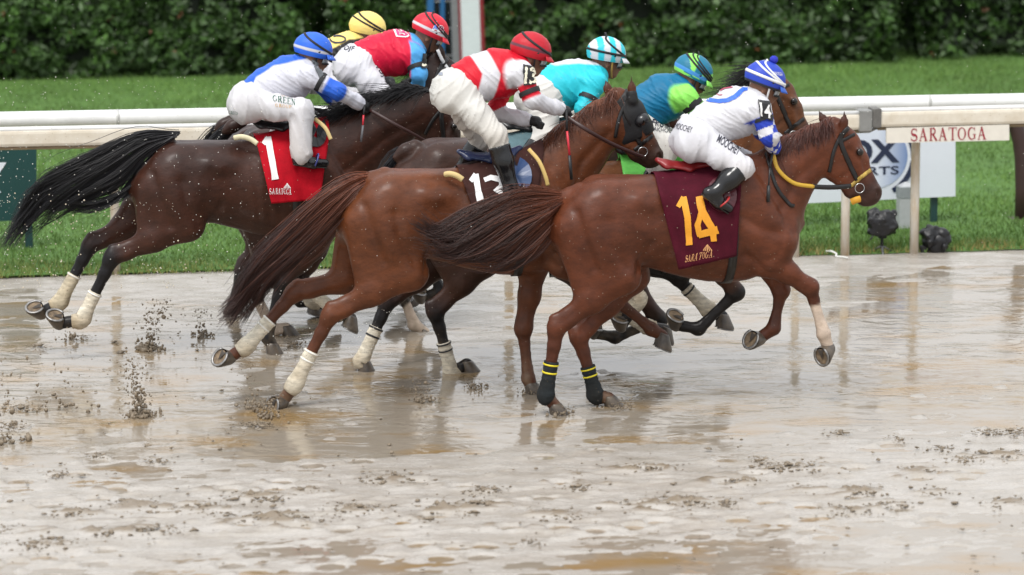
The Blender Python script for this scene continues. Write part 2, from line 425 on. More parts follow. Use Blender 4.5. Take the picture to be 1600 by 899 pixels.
def mud_height(u, c):
    p = np.stack([u, c, np.zeros_like(u)], -1)
    h = zone(u + 0 * c, c + .35 * vnoise(p * [.9, .9, 1], 3))
    h = h + .011 * fbm(p * [1.1, 2.3, 1], 4, 11) + .0055 * fbm(p * [5, 8, 1], 3, 21)
    rid = 1 - np.abs(fbm(p * [2.2, 5.5, 1], 3, 31))
    fg = np.interp(c, [19, 20.3, 21, 22.4, 23, 24], [.1, .35, 1, .9, .25, .12])
    h = h + fg * .022 * np.clip(rid - .86, 0, 1) / .14 * (.5 + .5 * vnoise(p * [14, 22, 1], 5))
    h = h + fg * .004 * vnoise(p * [30, 40, 1], 8)
    for x, y, sz in CLUSTERS:                 # churned ridges thrown up by the field
        g = ground(x, y); gu, gc = g @ TT, g @ NN; w_ = sz / 245. * 1.7; m = (np.abs(u - gu) < 2.5 * w_) & (np.abs(c - gc) < .3)
        if not m.any(): continue
        q = p[m]; e_ = np.exp(-((u[m] - gu) / w_) ** 2 - ((c[m] - gc) / (.055 + .18 * w_)) ** 2)
        h[m] += e_ * (.010 + .045 * np.clip(fbm(q * [22, 30, 1], 3, int(x)) + .1, 0, 1)) * (sz / 26) ** .5
    rp = np.random.default_rng(91)            # hoof prints in the churned foreground and behind the field
    for _ in range(150):
        gu, gc = rp.uniform(.2, 8.5), rp.choice([rp.uniform(20.2, 23.0), rp.uniform(20.2, 23.0), rp.uniform(23, 27)]); m = (np.abs(u - gu) < .25) & (np.abs(c - gc) < .25)
        if not m.any(): continue
        d = np.hypot((u[m] - gu) / .075, (c[m] - gc) / .06); h[m] += -.022 * np.exp(-d ** 4) + .012 * np.exp(-((d - 1.35) / .3) ** 2) * (.6 + .6 * vnoise(p[m] * 22, 9)) + .014 * np.exp(-((u[m] - gu + .13) / .05) ** 2 - ((c[m] - gc) / .06) ** 2)
    return h
us = np.arange(-2.0, 13.0, .03); cs = np.concatenate([np.arange(16.8, 23.6, .022), np.arange(23.6, C_EDGE + .25, .035)])
U, C = np.meshgrid(us, cs, indexing='ij')
Hh = mud_height(U, C); Hh[:, -8:] = np.minimum(Hh[:, -8:], .012)
V = (U[..., None] * TT + C[..., None] * NN); V[..., 2] = Hh
nu, nc = U.shape; I = np.arange(nu * nc).reshape(nu, nc)
Q = np.stack([I[:-1, :-1], I[1:, :-1], I[1:, 1:], I[:-1, 1:]], -1).reshape(-1, 4)
def wet_mud():
    m = bpy.data.materials.new('wet_mud'); m.use_nodes = True; t = m.node_tree; N = t.nodes; L = t.links; p = N['Principled BSDF']
    tc = N.new('ShaderNodeTexCoord')
    mp = N.new('ShaderNodeMapping'); mp.inputs['Rotation'].default_value = (0, 0, -YAW); mp.inputs['Scale'].default_value = (1, 2.2, 1); L.new(tc.outputs['Object'], mp.inputs[0])
    n = N.new('ShaderNodeTexNoise'); n.inputs['Scale'].default_value = 2.6; n.inputs['Detail'].default_value = 8; n.inputs['Roughness'].default_value = .65; L.new(mp.outputs[0], n.inputs['Vector'])
    r = N.new('ShaderNodeValToRGB'); e = r.color_ramp.elements; e[0].position = .3; e[0].color = (.32, .28, .23, 1); e[1].position = .6; e[1].color = (.402, .37, .332, 1)
    L.new(n.outputs['Fac'], r.inputs[0])
    # drier tops of clods are darker and rougher grit
    n2 = N.new('ShaderNodeTexNoise'); n2.inputs['Scale'].default_value = 60; n2.inputs['Detail'].default_value = 5; L.new(mp.outputs[0], n2.inputs['Vector'])
    x = N.new('ShaderNodeMix'); x.data_type = 'RGBA'; x.blend_type = 'MULTIPLY'; x.inputs[0].default_value = .4; L.new(r.outputs[0], x.inputs[6]); L.new(n2.outputs['Fac'], x.inputs[7])
    y = N.new('ShaderNodeMix'); y.data_type = 'RGBA'; y.blend_type = 'MULTIPLY'; y.inputs[0].default_value = 1; L.new(x.outputs[2], y.inputs[6]); y.inputs[7].default_value = (1.25, 1.25, 1.25, 1)
    sp = N.new('ShaderNodeSeparateXYZ'); L.new(tc.outputs['Object'], sp.inputs[0]); hz = N.new('ShaderNodeMapRange'); hz.inputs['From Min'].default_value = .020; hz.inputs['From Max'].default_value = .032; L.new(sp.outputs['Z'], hz.inputs['Value'])
    dz_ = N.new('ShaderNodeMix'); dz_.data_type = 'RGBA'; L.new(hz.outputs[0], dz_.inputs[0]); L.new(y.outputs[2], dz_.inputs[6]); dz_.inputs[7].default_value = (.20, .155, .105, 1)      # the thrown-up clay is browner
    L.new(dz_.outputs[2], p.inputs['Base Color'])
    rr = N.new('ShaderNodeMapRange'); rr.inputs['From Min'].default_value = .35; rr.inputs['From Max'].default_value = .65; rr.inputs['To Min'].default_value = .10; rr.inputs['To Max'].default_value = .34
    L.new(n.outputs['Fac'], rr.inputs[0]); L.new(rr.outputs[0], p.inputs['Roughness'])
    p.inputs['Specular IOR Level'].default_value = .6
    b = N.new('ShaderNodeBump'); b.inputs['Strength'].default_value = .35; b.inputs['Distance'].default_value = .012; L.new(n2.outputs['Fac'], b.inputs['Height']); L.new(b.outputs[0], p.inputs['Normal'])
    return m
o = mesh_np('track', V.reshape(-1, 3), Q, wet_mud()); tag(o, kind='structure')

def water_mat():
    m = bpy.data.materials.new('muddy_water'); m.use_nodes = True; t = m.node_tree; N = t.nodes; L = t.links; p = N['Principled BSDF']
    tc = N.new('ShaderNodeTexCoord'); mp = N.new('ShaderNodeMapping'); mp.inputs['Rotation'].default_value = (0, 0, -YAW); mp.inputs['Scale'].default_value = (1, 1.6, 1); L.new(tc.outputs['Object'], mp.inputs[0])
    n = N.new('ShaderNodeTexNoise'); n.inputs['Scale'].default_value = 1.4; n.inputs['Detail'].default_value = 5; L.new(mp.outputs[0], n.inputs['Vector'])
    r = N.new('ShaderNodeValToRGB'); e = r.color_ramp.elements; e[0].position = .34; e[0].color = (.27, .18, .085, 1); e[1].position = .5; e[1].color = (.275, .235, .185, 1); L.new(n.outputs['Fac'], r.inputs[0])
    L.new(r.outputs[0], p.inputs['Base Color']); p.inputs['Roughness'].default_value = .03; p.inputs['IOR'].default_value = 1.52
    a = N.new('ShaderNodeTexNoise'); a.inputs['Scale'].default_value = 4.5; a.inputs['Detail'].default_value = 5; a.inputs['Distortion'].default_value = .8; L.new(mp.outputs[0], a.inputs['Vector'])
    lo_ = N.new('ShaderNodeTexNoise'); lo_.inputs['Scale'].default_value = 1.1; lo_.inputs['Detail'].default_value = 3; L.new(mp.outputs[0], lo_.inputs['Vector'])
    ls_ = N.new('ShaderNodeMapRange'); ls_.inputs['From Min'].default_value = .38; ls_.inputs['From Max'].default_value = .62; ls_.inputs['To Min'].default_value = .08; ls_.inputs['To Max'].default_value = .5; L.new(lo_.outputs['Fac'], ls_.inputs['Value'])
    b = N.new('ShaderNodeBump'); L.new(ls_.outputs[0], b.inputs['Strength']); b.inputs['Distance'].default_value = .02; L.new(a.outputs['Fac'], b.inputs['Height']); L.new(b.outputs[0], p.inputs['Normal'])
    return m
o = mesh_np('puddle_water', np.array([uc(-2, 16.8), uc(13, 16.8), uc(13, C_EDGE), uc(-2, C_EDGE)]), [(0, 1, 2, 3)], water_mat(), smooth=False); tag(o, kind='structure')
# the track goes on outside the churned stretch
for u0, u1, c0, c1 in ((-300, -2, -40, C_EDGE), (13, 320, -40, C_EDGE), (-2, 13, -40, 16.8)):
    o = mesh_np('track', np.array([uc(u0, c0), uc(u1, c0), uc(u1, c1), uc(u0, c1)]) + [0, 0, -.004], [(0, 1, 2, 3)], bpy.data.materials['wet_mud'], smooth=False); tag(o, kind='structure')

# ------------------------------------------------------------------ turf
turf_m = mat('turf_soil', (.085, .18, .03), .9, dark=(.05, .115, .018), nscale=3.)
us = np.arange(-6., 24., .25); cs = np.concatenate([[C_EDGE + .02, C_EDGE + .1, C_EDGE + .25], np.arange(30.5, 60, .5)])
U, C = np.meshgrid(us, cs, indexing='ij'); p = np.stack([U, C, 0 * U], -1)
zt = .022 + .02 * np.clip((C - C_EDGE) / .4, 0, 1) + .012 * vnoise(p * .8, 4)
cj = C + np.where(C < 30.4, .05 * vnoise(p * 3, 6), 0)
V = U[..., None] * TT + cj[..., None] * NN; V[..., 2] = zt; nu, nc = U.shape; I = np.arange(nu * nc).reshape(nu, nc)
Q = np.stack([I[:-1, :-1], I[1:, :-1], I[1:, 1:], I[:-1, 1:]], -1).reshape(-1, 4)
o = mesh_np('turf', V.reshape(-1, 3), Q, turf_m); tag(o, kind='structure')
for u0, u1 in ((-300, -6), (23.5, 320)):
    o = mesh_np('turf', np.array([uc(u0, C_EDGE + .02), uc(u1, C_EDGE + .02), uc(u1, 60), uc(u0, 60)]) + [0, 0, .03], [(0, 1, 2, 3)], turf_m, smooth=False); tag(o, kind='structure')
o = mesh_np('turf', np.array([uc(-300, 59.4), uc(320, 59.4), uc(320, 600), uc(-300, 600)]) + [0, 0, .02], [(0, 1, 2, 3)], turf_m, smooth=False); tag(o, kind='structure')

def blades(name, n, u0, u1, c0, c1, hmin, hmax, wd, label, seed, tint=None):
    r = np.random.default_rng(seed)
    u = r.uniform(u0, u1, n); c = c0 + (c1 - c0) * r.uniform(0, 1, n) ** 1.25; p = np.stack([u, c, 0 * u], -1)
    hgt = r.uniform(hmin, hmax, n) * (1 + .35 * vnoise(p * 1.3, 9)) * np.interp(c, [C_EDGE, C_EDGE + .15, C_EDGE + .5], [.8, 1.35, 1.])
    a = r.uniform(0, 2 * math.pi, n); lean = r.uniform(.1, .75, n); la = r.uniform(0, 2 * math.pi, n)
    B = u[:, None] * TT + c[:, None] * NN; B[:, 2] = .018 + .02 * np.clip((c - C_EDGE) / .4, 0, 1)
    W = np.stack([np.cos(a), np.sin(a), 0 * a], -1) * (wd * r.uniform(.6, 1.3, n))[:, None]
    tip = B + np.stack([np.cos(la) * lean * hgt, np.sin(la) * lean * hgt, hgt], -1)
    V = np.stack([B - W, B + W, tip], 1).reshape(-1, 3); Fc = np.arange(3 * n).reshape(n, 3)
    big = vnoise(p * [.55, .8, 1], 2) + .5 * vnoise(p * [2.2, 2.6, 1], 3); k = r.uniform(0, 1, n)
    g = np.array([.108, .190, .042]) * (1 + .28 * big[:, None]) * (.65 + .7 * k[:, None])
    dry = np.clip(1.15 - (c - C_EDGE) / .6 + .6 * vnoise(p * [2.5, 3, 1], 14) - .25, 0, 1) * (k > .45)
    g = g * (1 - dry[:, None]) + np.array([.26, .21, .07]) * dry[:, None]
    o = mesh_np(name, V, Fc, mat('grass_blade', attr=True, rough=.55, spec=.3), col=np.repeat(g, 3, 0), smooth=False)
    tag(o, label, 'grass', kind='stuff')
blades('grass', 330000, -1., 18.5, C_EDGE + .0, 44.6, .022, .055, .0055, 'mown green turf between the white rail and the clipped hedge', 5)

# ------------------------------------------------------------------ hedges
leaf_m = mat('hedge_leaf', attr=True, rough=.5, spec=.35); core_m = mat('hedge_core', (.007, .012, .005), .95)
def hedge(u0, u1, c0, c1, h, n, label, seed, dead=None, lift=.0):
    e = empty('hedge', uc((u0 + u1) / 2, (c0 + c1) / 2), YAW, label, 'hedge', 'clipped hedges behind the turf')
    r = np.random.default_rng(seed); uu, cc = (u1 - u0) / 2, (c1 - c0) / 2
    # leaves on the front, top, ends, sunk to uneven depths
    k = r.uniform(0, 1, n); A = [2 * uu * h, 2 * uu * 2 * cc, 2 * cc * h * 2]; s = np.cumsum(A) / sum(A)
    a = r.uniform(-1, 1, n); b = r.uniform(0, 1, n); dep = np.abs(r.normal(0, .09, n))
    P = np.zeros((n, 3)); Nn = np.zeros((n, 3))
    m = k < s[0]; P[m] = np.stack([a[m] * uu, -cc + dep[m], lift + (h - lift) * b[m]], -1); Nn[m] = (0, -1, .35)
    m = (k >= s[0]) & (k < s[1]); P[m] = np.stack([a[m] * uu, cc * (2 * b[m] - 1), h - dep[m]], -1); Nn[m] = (0, 0, 1)
    m = k >= s[1]; sg = np.where(r.uniform(size=n) < .5, -1, 1); P[m] = np.stack([sg[m] * (uu - dep[m]), cc * a[m], lift + (h - lift) * b[m]], -1); Nn[m] = np.stack([sg[m], 0 * a[m], 0 * a[m] + .3], -1)
    q = P + [u0, c0, 0]
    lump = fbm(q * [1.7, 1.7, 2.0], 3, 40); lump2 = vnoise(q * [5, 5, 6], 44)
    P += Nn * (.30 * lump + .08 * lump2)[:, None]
    keep = (lump2 > -.5) & ((P[:, 2] > .16) | (r.uniform(size=n) < .55 + P[:, 2])); P = P[keep]; Nn = Nn[keep]; q = q[keep]; lump = lump[keep]; lump2 = lump2[keep]; n = len(P)
    D = Nn + r.normal(0, .75, (n, 3)); D /= np.linalg.norm(D, axis=1, keepdims=True)
    X = np.cross(D, r.normal(0, 1, (n, 3))); X /= np.linalg.norm(X, axis=1, keepdims=True); Y = np.cross(D, X)
    L = r.uniform(.022, .075, n)[:, None]; W = L * r.uniform(.4, .65, n)[:, None]
    V = np.stack([P - X * L, P + Y * W + D * .006, P + X * L, P - Y * W + D * .006], 1).reshape(-1, 3)
    kk = r.uniform(0, 1, n)[:, None]; g = np.array([.035, .073, .016]) * (.45 + .95 * kk) * (1 + .75 * lump[:, None]); g[:, 0] += .02 * kk[:, 0] * np.clip(lump2, 0, 1); g[:, 1] += .05 * kk[:, 0] * np.clip(lump2 + .1, 0, 1)  # shade put into leaf colour: darker in hollows, lighter on the lumps
    rare = (r.uniform(size=n) < .006)[:, None]; g = np.where(rare, [.12, .05, .02], g)
    for du, dz, dr in (dead or []):
        d = np.hypot((q[:, 0] - u0 - uu + 0 - du) / dr, (P[:, 2] - dz) / (dr * 1.3)) + .35 * vnoise(q * 6, 50)
        g = np.where((d < 1)[:, None], np.array([.115, .055, .022]) * (.5 + kk), g)
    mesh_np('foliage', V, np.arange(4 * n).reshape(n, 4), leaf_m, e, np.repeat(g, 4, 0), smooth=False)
    b = MB(); b.box((0, .0, h / 2 + .1), (uu - .2, cc - .2, h / 2 - .14)); b.build('branch_mass', core_m, e, smooth=False)
    for i, x in enumerate(np.arange(-uu + .3, uu - .2, .55)):
        mb = MB(); mb.tube([(x, -cc * .35, -.05), (x + .04, -cc * .3, .2), (x - .02, -cc * .2, .55)], [.035, .028, .02], 6); mb.build('trunk', core_m, e)
def ucp(px, py): g = ground(px, py); return g @ TT, g @ NN
uL = ucp(462, 114)[0]; uR = ucp(1384, 98)[0]
hedge(-1.2, uL, 43.15, 44.4, 1.75, 36000, 'clipped green hedge left of the dark gap, behind the rider in blue cap', 3)
dead_u = ucp(1132, 100)[0]
hedge(uL + .3, uR, 43.15, 44.4, 1.75, 42000, 'long clipped green hedge with a brown dead patch, between the two dark gaps', 4, dead=[(dead_u - (uL + .3 + uR) / 2, .42, .21)])
hedge(uR + .38, 20, 43.45, 44.7, 1.75, 26000, 'dark green hedge at the far right beyond the second gap', 6)
hedge(-1.2, 20, 45.05, 45.9, 1.85, 30000, 'back row of dark hedge glimpsed through the two gaps', 8)

# ------------------------------------------------------------------ the inner rail
rail_w = mat('rail_white', (.74, .74, .73), .35, noise=.12, nscale=5., bump=.03, bscale=30, flecks=(34., .10, .75, (.35, .29, .2)))
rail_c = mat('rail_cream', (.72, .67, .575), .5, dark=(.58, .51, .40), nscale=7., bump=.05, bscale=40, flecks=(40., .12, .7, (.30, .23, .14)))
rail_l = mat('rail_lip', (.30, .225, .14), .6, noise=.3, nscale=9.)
post_m = mat('rail_post', (.62, .60, .55), .5, dark=(.42, .29, .15), nscale=4., stretch=(3, 3, .6))
grey_m = mat('bracket_grey', (.22, .22, .21), .55, noise=.2, nscale=14.); black_m = mat('dark_gap', (.01, .01, .01), .8)
C_BEAM, C_PIPE = 29.86, 30.06
def zline(pts, c):                            # heights of a straight bar from two sightings
    (x0, y0), (x1, y1) = pts; a, b = on_lane(x0, y0, c), on_lane(x1, y1, c); ua, ub = a @ TT, b @ TT
    return lambda u: a[2] + (b[2] - a[2]) * (u - ua) / (ub - ua)
zp = zline([(0, 187), (1600, 157.5)], C_PIPE); zb = zline([(0, 203), (1340, 177)], C_BEAM); zb2 = zline([(1372, 173), (1600, 167.5)], C_BEAM)
u_j0 = on_lane(1340, 185, C_BEAM) @ TT; u_j1 = on_lane(1372, 183, C_BEAM) @ TT
rail = empty('inner_rail', uc(5.5, C_PIPE), 0, 'long white and cream running rail along the inside of the muddy track', 'rail')
def rel(p): return np.asarray(p) - uc(5.5, C_PIPE)
def part(name, m, mb, smooth=True): return mb.build(name, m, rail, smooth)
ends = [-40, u_j1, 50]
mb = MB(); us = np.linspace(-40, 60, 60); mb.tube([rel(uc(u, C_PIPE + .03, zp(u) - .004)) for u in us], .060, 14); part('top_pipe', rail_w, mb)
def beam(u0, u1, zf, name):
    prof = [(-.045, .0), (-.06, -.012), (-.064, -.03), (-.064, -.105), (-.055, -.125), (.06, -.125), (.06, .01), (.02, .018), (-.02, .014)]
    mb = MB(); us = np.linspace(u0, u1, 8); V = []; Fc = []; k = len(prof)
    for u in us: V += [rel(uc(u, C_BEAM + a, zf(u) + b)) for a, b in prof]
    for i in range(len(us) - 1):
        for j in range(k): Fc.append((i * k + j, i * k + (j + 1) % k, (i + 1) * k + (j + 1) % k, (i + 1) * k + j))
    Fc += [tuple(range(k)), tuple((len(us) - 1) * k + j for j in range(k - 1, -1, -1))]
    mb.add(V, Fc); part(name, rail_c, mb, False)
    # rounded upper edge, highlight painted in with the whiter material, brown lip under it
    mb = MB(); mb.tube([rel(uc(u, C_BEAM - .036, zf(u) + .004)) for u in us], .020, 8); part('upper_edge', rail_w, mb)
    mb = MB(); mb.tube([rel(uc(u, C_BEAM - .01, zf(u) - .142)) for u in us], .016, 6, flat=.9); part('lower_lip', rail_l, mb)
beam(-40, u_j0 + .005, zb, 'beam'); beam(u_j1 - .005, 60, zb2, 'beam')
mb = MB(); um = (u_j0 + u_j1) / 2
R3 = np.stack([TT, NN, [0, 0, 1]], 1)
mb.box(rel(uc(um - .035, C_BEAM - .002, zb(um) - .055)), (.052, .078, .085), R3, .008); part('bracket', grey_m, mb, False)
mb = MB(); mb.box(rel(uc(um + .055, C_BEAM - .004, zb2(um) - .052)), (.036, .076, .078), R3, .008); part('bracket', mat('bracket_dark', (.13, .125, .115), .6, noise=.3, nscale=20), mb, False)
mb = MB(); mb.tube([rel(uc(um - .25, C_BEAM + .05, zb(um) - .16)), rel(uc(um + .02, C_BEAM + .02, zb(um) - .15)), rel(uc(um + .12, C_BEAM + .0, zb(um) - .1))], .012, 6); part('brace', grey_m, mb)
def rail_post(px, py, wd=.036):
    g = ground(px, py); u = g @ TT; c = g @ NN; zt = (zb(u) if u < u_j0 else zb2(u)) - .13
    mb = MB(); mb.tube([rel(uc(u, c, -.06)), rel(uc(u, c, .4)), rel(uc(u, c - .0, zt - .12)), rel(uc(u, c - .07, zt)), rel(uc(u, C_BEAM + .02, zt + .03))], [wd] * 5, 12)
    part('post', post_m, mb)
rail_post(1320, 402); rail_post(1428, 398.5); rail_post(181, 431)
for u in (-8, -5, -2, 12, 14.5, 17): g = uc(u, 30.03); mb = MB(); mb.tube([rel(uc(u, 30.03, -.05)), rel(uc(u, 30.03, .95)), rel(uc(u, C_BEAM + .03, 1.08))], .036, 10); part('post', post_m, mb)
for x in (184, 470, 1452):                    # joints in the top pipe
    u = on_lane(x, 180, C_PIPE) @ TT; mb = MB(); mb.tube([rel(uc(u - .012, C_PIPE + .03, zp(u) - .004)), rel(uc(u + .012, C_PIPE + .03, zp(u) - .004))], .0625, 14); part('pipe_joint', mat('joint_grey', (.50, .50, .48), .5, noise=.3, nscale=30), mb)
# a second row of posts seen lower down behind the horses
rail_post(795, 418); rail_post(1243, 404, .03)

# ------------------------------------------------------------------ boards and street-side things
def board(name, quad, c, thick, m, label, cat, legs=None, leg_m=None, group=None):
    """quad: left top, right top, right bottom, left bottom in the plane c"""
    P = [on_lane(x, y, c) for x, y in quad]; ctr = sum(P) / 4; e = empty(name, (ctr[0], ctr[1], 0), 0, label, cat, group); b = np.array([ctr[0], ctr[1], 0])
    V = [p - b for p in P] + [p - b + NN * thick for p in P]
    mesh_np('panel', np.array(V), [(3, 2, 1, 0), (4, 5, 6, 7), (0, 1, 5, 4), (1, 2, 6, 5), (2, 3, 7, 6), (3, 0, 4, 7)], m, e, smooth=False)
    for (x, ytop, ybot, wd) in legs or []:
        g = on_lane(x, ybot, c + thick + .03); t = on_lane(x, ytop, c + thick + .03)
        mb = MB(); mb.box((g + t) / 2 - b, (wd, .025, (t[2] - min(g[2], 0)) / 2 + .02), R3); mb.build('leg', leg_m, e, smooth=False)
    return e, b
def flat_print(name, geo, o, ex, ey, c, m, e, b, off=.004):
    V, Fc = geo; P = np.asarray(o, float) + V[:, :1] * np.asarray(ex, float) + V[:, 1:2] * np.asarray(ey, float)
    W = np.array([on_lane(p[0], p[1], c) - NN * off - b for p in P])
    return mesh_np(name, W, Fc, m, e, smooth=False)
cream_m = mat('sign_cream', (.72, .68, .60), .5, noise=.08, nscale=12.); red_m = mat('sign_red', (.30, .012, .03), .5)
e, b = board('name_board', [(1385, 200.5), (1577, 195), (1577, 219.5), (1385, 224)], C_BEAM - .06, .02, cream_m, 'narrow cream board reading SARATOGA in red, hung under the rail', 'sign')
flat_print('lettering', serif_geo('SARATOGA'), (1421.5, 221), (119, -3), (0, -20), C_BEAM - .06, red_m, e, b)
for x in (1410, 1562):
    p = on_lane(x, 199, C_BEAM - .05); mb = MB(); mb.tube([p - b + [0, 0, -.06], p - b + [0, 0, .05]], .006, 6); mb.build('hanger', grey_m, e)
white_m = mat('sign_white', (.70, .73, .80), .4, noise=.03, nscale=4.); navy_m = mat('sign_navy', (.012, .02, .055), .4); green_m = mat('sign_green', (.012, .045, .045), .45, noise=.1, nscale=5)
CF = 31.4
e, b = board('sponsor_board', [(1238, 209), (1493, 198), (1493, 307), (1238, 319)], CF, .03, white_m, 'white sponsor board reading FOX SPORTS on dark green legs behind the rail', 'sign', [(1250, 314, 358, .026), (1459, 305, 346, .026)], green_m)
def sheen_disc():
    m = bpy.data.materials.new('logo_disc'); m.use_nodes = True; t = m.node_tree; N = t.nodes; L = t.links; p = N['Principled BSDF']
    g = N.new('ShaderNodeTexGradient'); g.gradient_type = 'LINEAR'; tc = N.new('ShaderNodeTexCoord'); L.new(tc.outputs['Generated'], g.inputs[0])
    r = N.new('ShaderNodeValToRGB'); q = r.color_ramp.elements; q[0].position = .55; q[0].color = (.66, .70, .80, 1); q[1].position = 1; q[1].color = (.16, .24, .45, 1); L.new(g.outputs[0], r.inputs[0]); L.new(r.outputs[0], p.inputs['Base Color']); p.inputs['Roughness'].default_value = .4
    return m
cx, cy = 1366, 245
flat_print('logo_disc', POLY(arc(0, 0, 1, 1, 0, 359, 48)), (cx, cy), (52, -2), (0, -50), CF, sheen_disc(), e, b, .004)
def ring(a0, a1, ro, ri, n=30):
    V = []; 
    for a in np.linspace(a0, a1, n): V += [(ro * math.cos(math.radians(a)), ro * math.sin(math.radians(a))), (ri * math.cos(math.radians(a)), ri * math.sin(math.radians(a)))]
    return np.array(V), [(2 * i, 2 * i + 1, 2 * i + 3, 2 * i + 2) for i in range(n - 1)]
flat_print('logo_ring', ring(-62, -8, 65, 57), (cx, cy), (1, -.03), (0, -1), CF, navy_m, e, b, .006)
flat_print('logo_ring', ring(-3, 30, 65, 57), (cx, cy), (1, -.03), (0, -1), CF, navy_m, e, b, .006)
flat_print('lettering', text_geo('FOX', .035), (1297, 258), (108, -4), (0, -38), CF, navy_m, e, b, .009)
flat_print('lettering', text_geo('SPORTS', .012), (1300, 276), (104, -4), (0, -13), CF, navy_m, e, b, .009)
flat_print('lettering', text_geo('TM'), (1416, 284), (7, 0), (0, -4), CF, mat('pale_print', (.45, .48, .55), .5), e, b, .006)
flat_print('mark', POLY([(0, 0), (1, 0), (1, 1), (0, 1)]), (1418, 307), (8, 0), (0, -6), CF, navy_m, e, b, .006)
CG = 31.3
e, b = board('green_board', [(-120, 237), (57, 231), (57, 344), (-120, 350)], CG, .03, mat('board_green', (.006, .05, .048), .45, noise=.08, nscale=3), 'dark green board with a white chevron at the left edge behind the rail', 'sign', [(45, 340, 396, .03), (-100, 345, 402, .03)], green_m)
flat_print('chevron', (np.array([(-60, 30), (8, 30), (-12, 0), (-60, 0)]), [(0, 1, 2, 3)]), (2, 284), (1, 0), (0, -1), CG, white_m, e, b)
flat_print('chevron', (np.array([(-60, 6), (-4, 6), (2, 0), (-60, 0)]), [(0, 1, 2, 3)]), (0, 301), (1, 0), (0, -1), CG, white_m, e, b)
# brown post at the right edge
g = ground(1597, 348); cg = g @ NN
e = empty('brown_post', g, YAW, 'thick dark brown arched post at the right edge behind the rail', 'post')
mb = MB(); mb.tube([(0, 0, -.05), (0, 0, .3), (-.01, 0, .55), (-.03, 0, .7), (-.075, 0, .84), (-.15, 0, .95)], [.068, .068, .07, .072, .072, .07], 10, flat=.8); mb.build('upright', mat('post_brown', (.045, .022, .02), .5, noise=.2, nscale=8), e)
mb = MB(); mb.box((0, 0, .01), (.1, .1, .03), None, .008); mb.build('foot', mat('post_brown'), e, False)
# utility cabinet
g = ground(1416, 366)
e = empty('utility_box', g, YAW, 'small grey utility box behind the rail post, below the white sponsor board', 'box')
mb = MB(); mb.box((0, .06, .14), (.058, .06, .16), None, .006); mb.build('lower_case', mat('box_pale', (.40, .41, .42), .5, noise=.1), e, False)
mb = MB(); mb.box((0, .06, .345), (.061, .063, .05), None, .006); mb.build('upper_case', mat('box_grey', (.25, .27, .28), .5, noise=.1), e, False)
mb = MB(); mb.add([(-.061, -.003, .39), (.061, -.003, .39), (.061, .123, .39), (-.061, .123, .39), (0, .06, .43), (.02, .06, .43)], [(0, 1, 5, 4), (1, 2, 5), (2, 3, 4, 5), (3, 0, 4)]); mb.build('lid', mat('box_pale'), e, False)
# two remote cameras wrapped in black rain covers
bag_m = mat('rain_cover', (.006, .006, .008), .42, noise=.3, nscale=20, bump=.5, bscale=30)
def wrapped(px, ybase, yc, r, label, legs):
    g = ground(px, ybase); L = Lane(g @ NN, px, ybase); e = empty('remote_camera', g, YAW, label, 'camera', 'remote cameras at the foot of the rail')
    z = L.P(px, yc)[2]; b = Body()
    b.cap((-.03, 0, z + .03), (.04, 0, z + .02), r * .8, r * .85, 1, .05).cap((-.05, -.03, z - .02), (.05, -.02, z - .04), r * .75, r * .7, 1, .05)
    b.cap((-.06, -.02, z - .03), (-r * .95, -.02, z - r * .95), r * .35, r * .13, 1, .05).cap((.03, -.02, z - .06), (.02, -.02, z - r * 1.1), r * .55, r * .3, 1, .05)
    def post(Fd, X, Y, Z):
        P = np.stack(np.broadcast_arrays(X, Y, Z), -1); return Fd + .028 * vnoise(P * 17, int(px)) + .012 * vnoise(P * 40, 3)
    V, Q = b.mesh(.008, 0, post); mesh_np('rain_cover', V, Q, bag_m, e)
    if legs:
        mb = MB(); mb.tube([(.01, 0, .02), (.01, 0, z - r * .8)], .012, 8); mb.build('stem', black_m, e)
        mb = MB(); mb.box((.012, 0, z - r * 1.25), (.03, .03, .03), None, .005); mb.build('tripod_head', black_m, e, False)
        for a in (20, 140, 260):
            mb = MB(); mb.tube([(.01, 0, .07), (.01 + .13 * math.cos(math.radians(a)), .13 * math.sin(math.radians(a)), .0)], .009, 6); mb.build('leg', mat('tripod_metal', (.12, .12, .12), .4, metal=.5), e)
        mb = MB(); mb.tube([(-.05, 0, z - r * 1.15), (-.09, 0, z - r * 1.7)], .007, 6); mb.build('handle', mat('tripod_metal'), e)
    else:
        mb = MB(); mb.box((-.07, 0, .035), (.05, .03, .03), None, .01); mb.build('base_plate', black_m, e, False)
        b = Body(); b.cap((0.01, 0, .05), (.03, 0, .1), .075, .09, 1, .03); V, Q = b.mesh(.01); mesh_np('cover_skirt', V, Q, bag_m, e)
wrapped(1376, 398, 345, .09, 'black wrapped remote camera on a small tripod just below the leading chestnut horse', True)
wrapped(1460, 396, 372, .085, 'black wrapped remote camera sitting low on the ground right of the rail post', False)
g = ground(1300, 400); mb = MB(); L = Lane(g @ NN, 1300, 400)
pts = [L.P(x, y, 0.) for x, y in ((1291, 393), (1297, 391.5), (1302, 394), (1299, 399), (1308, 396), (1312, 402))]; pts = curve_pts([np.array([p[0], p[1] - .05 * i, max(p[2], .02)]) for i, p in enumerate(pts)], 40)
o = mb.tube(pts, .008, 6).build('cable', mat('cable_white', (.7, .7, .66), .4)); o.location = g; o.rotation_euler = (0, 0, YAW); tag(o, 'white cable looping on the ground at the foot of the rail', 'cable')
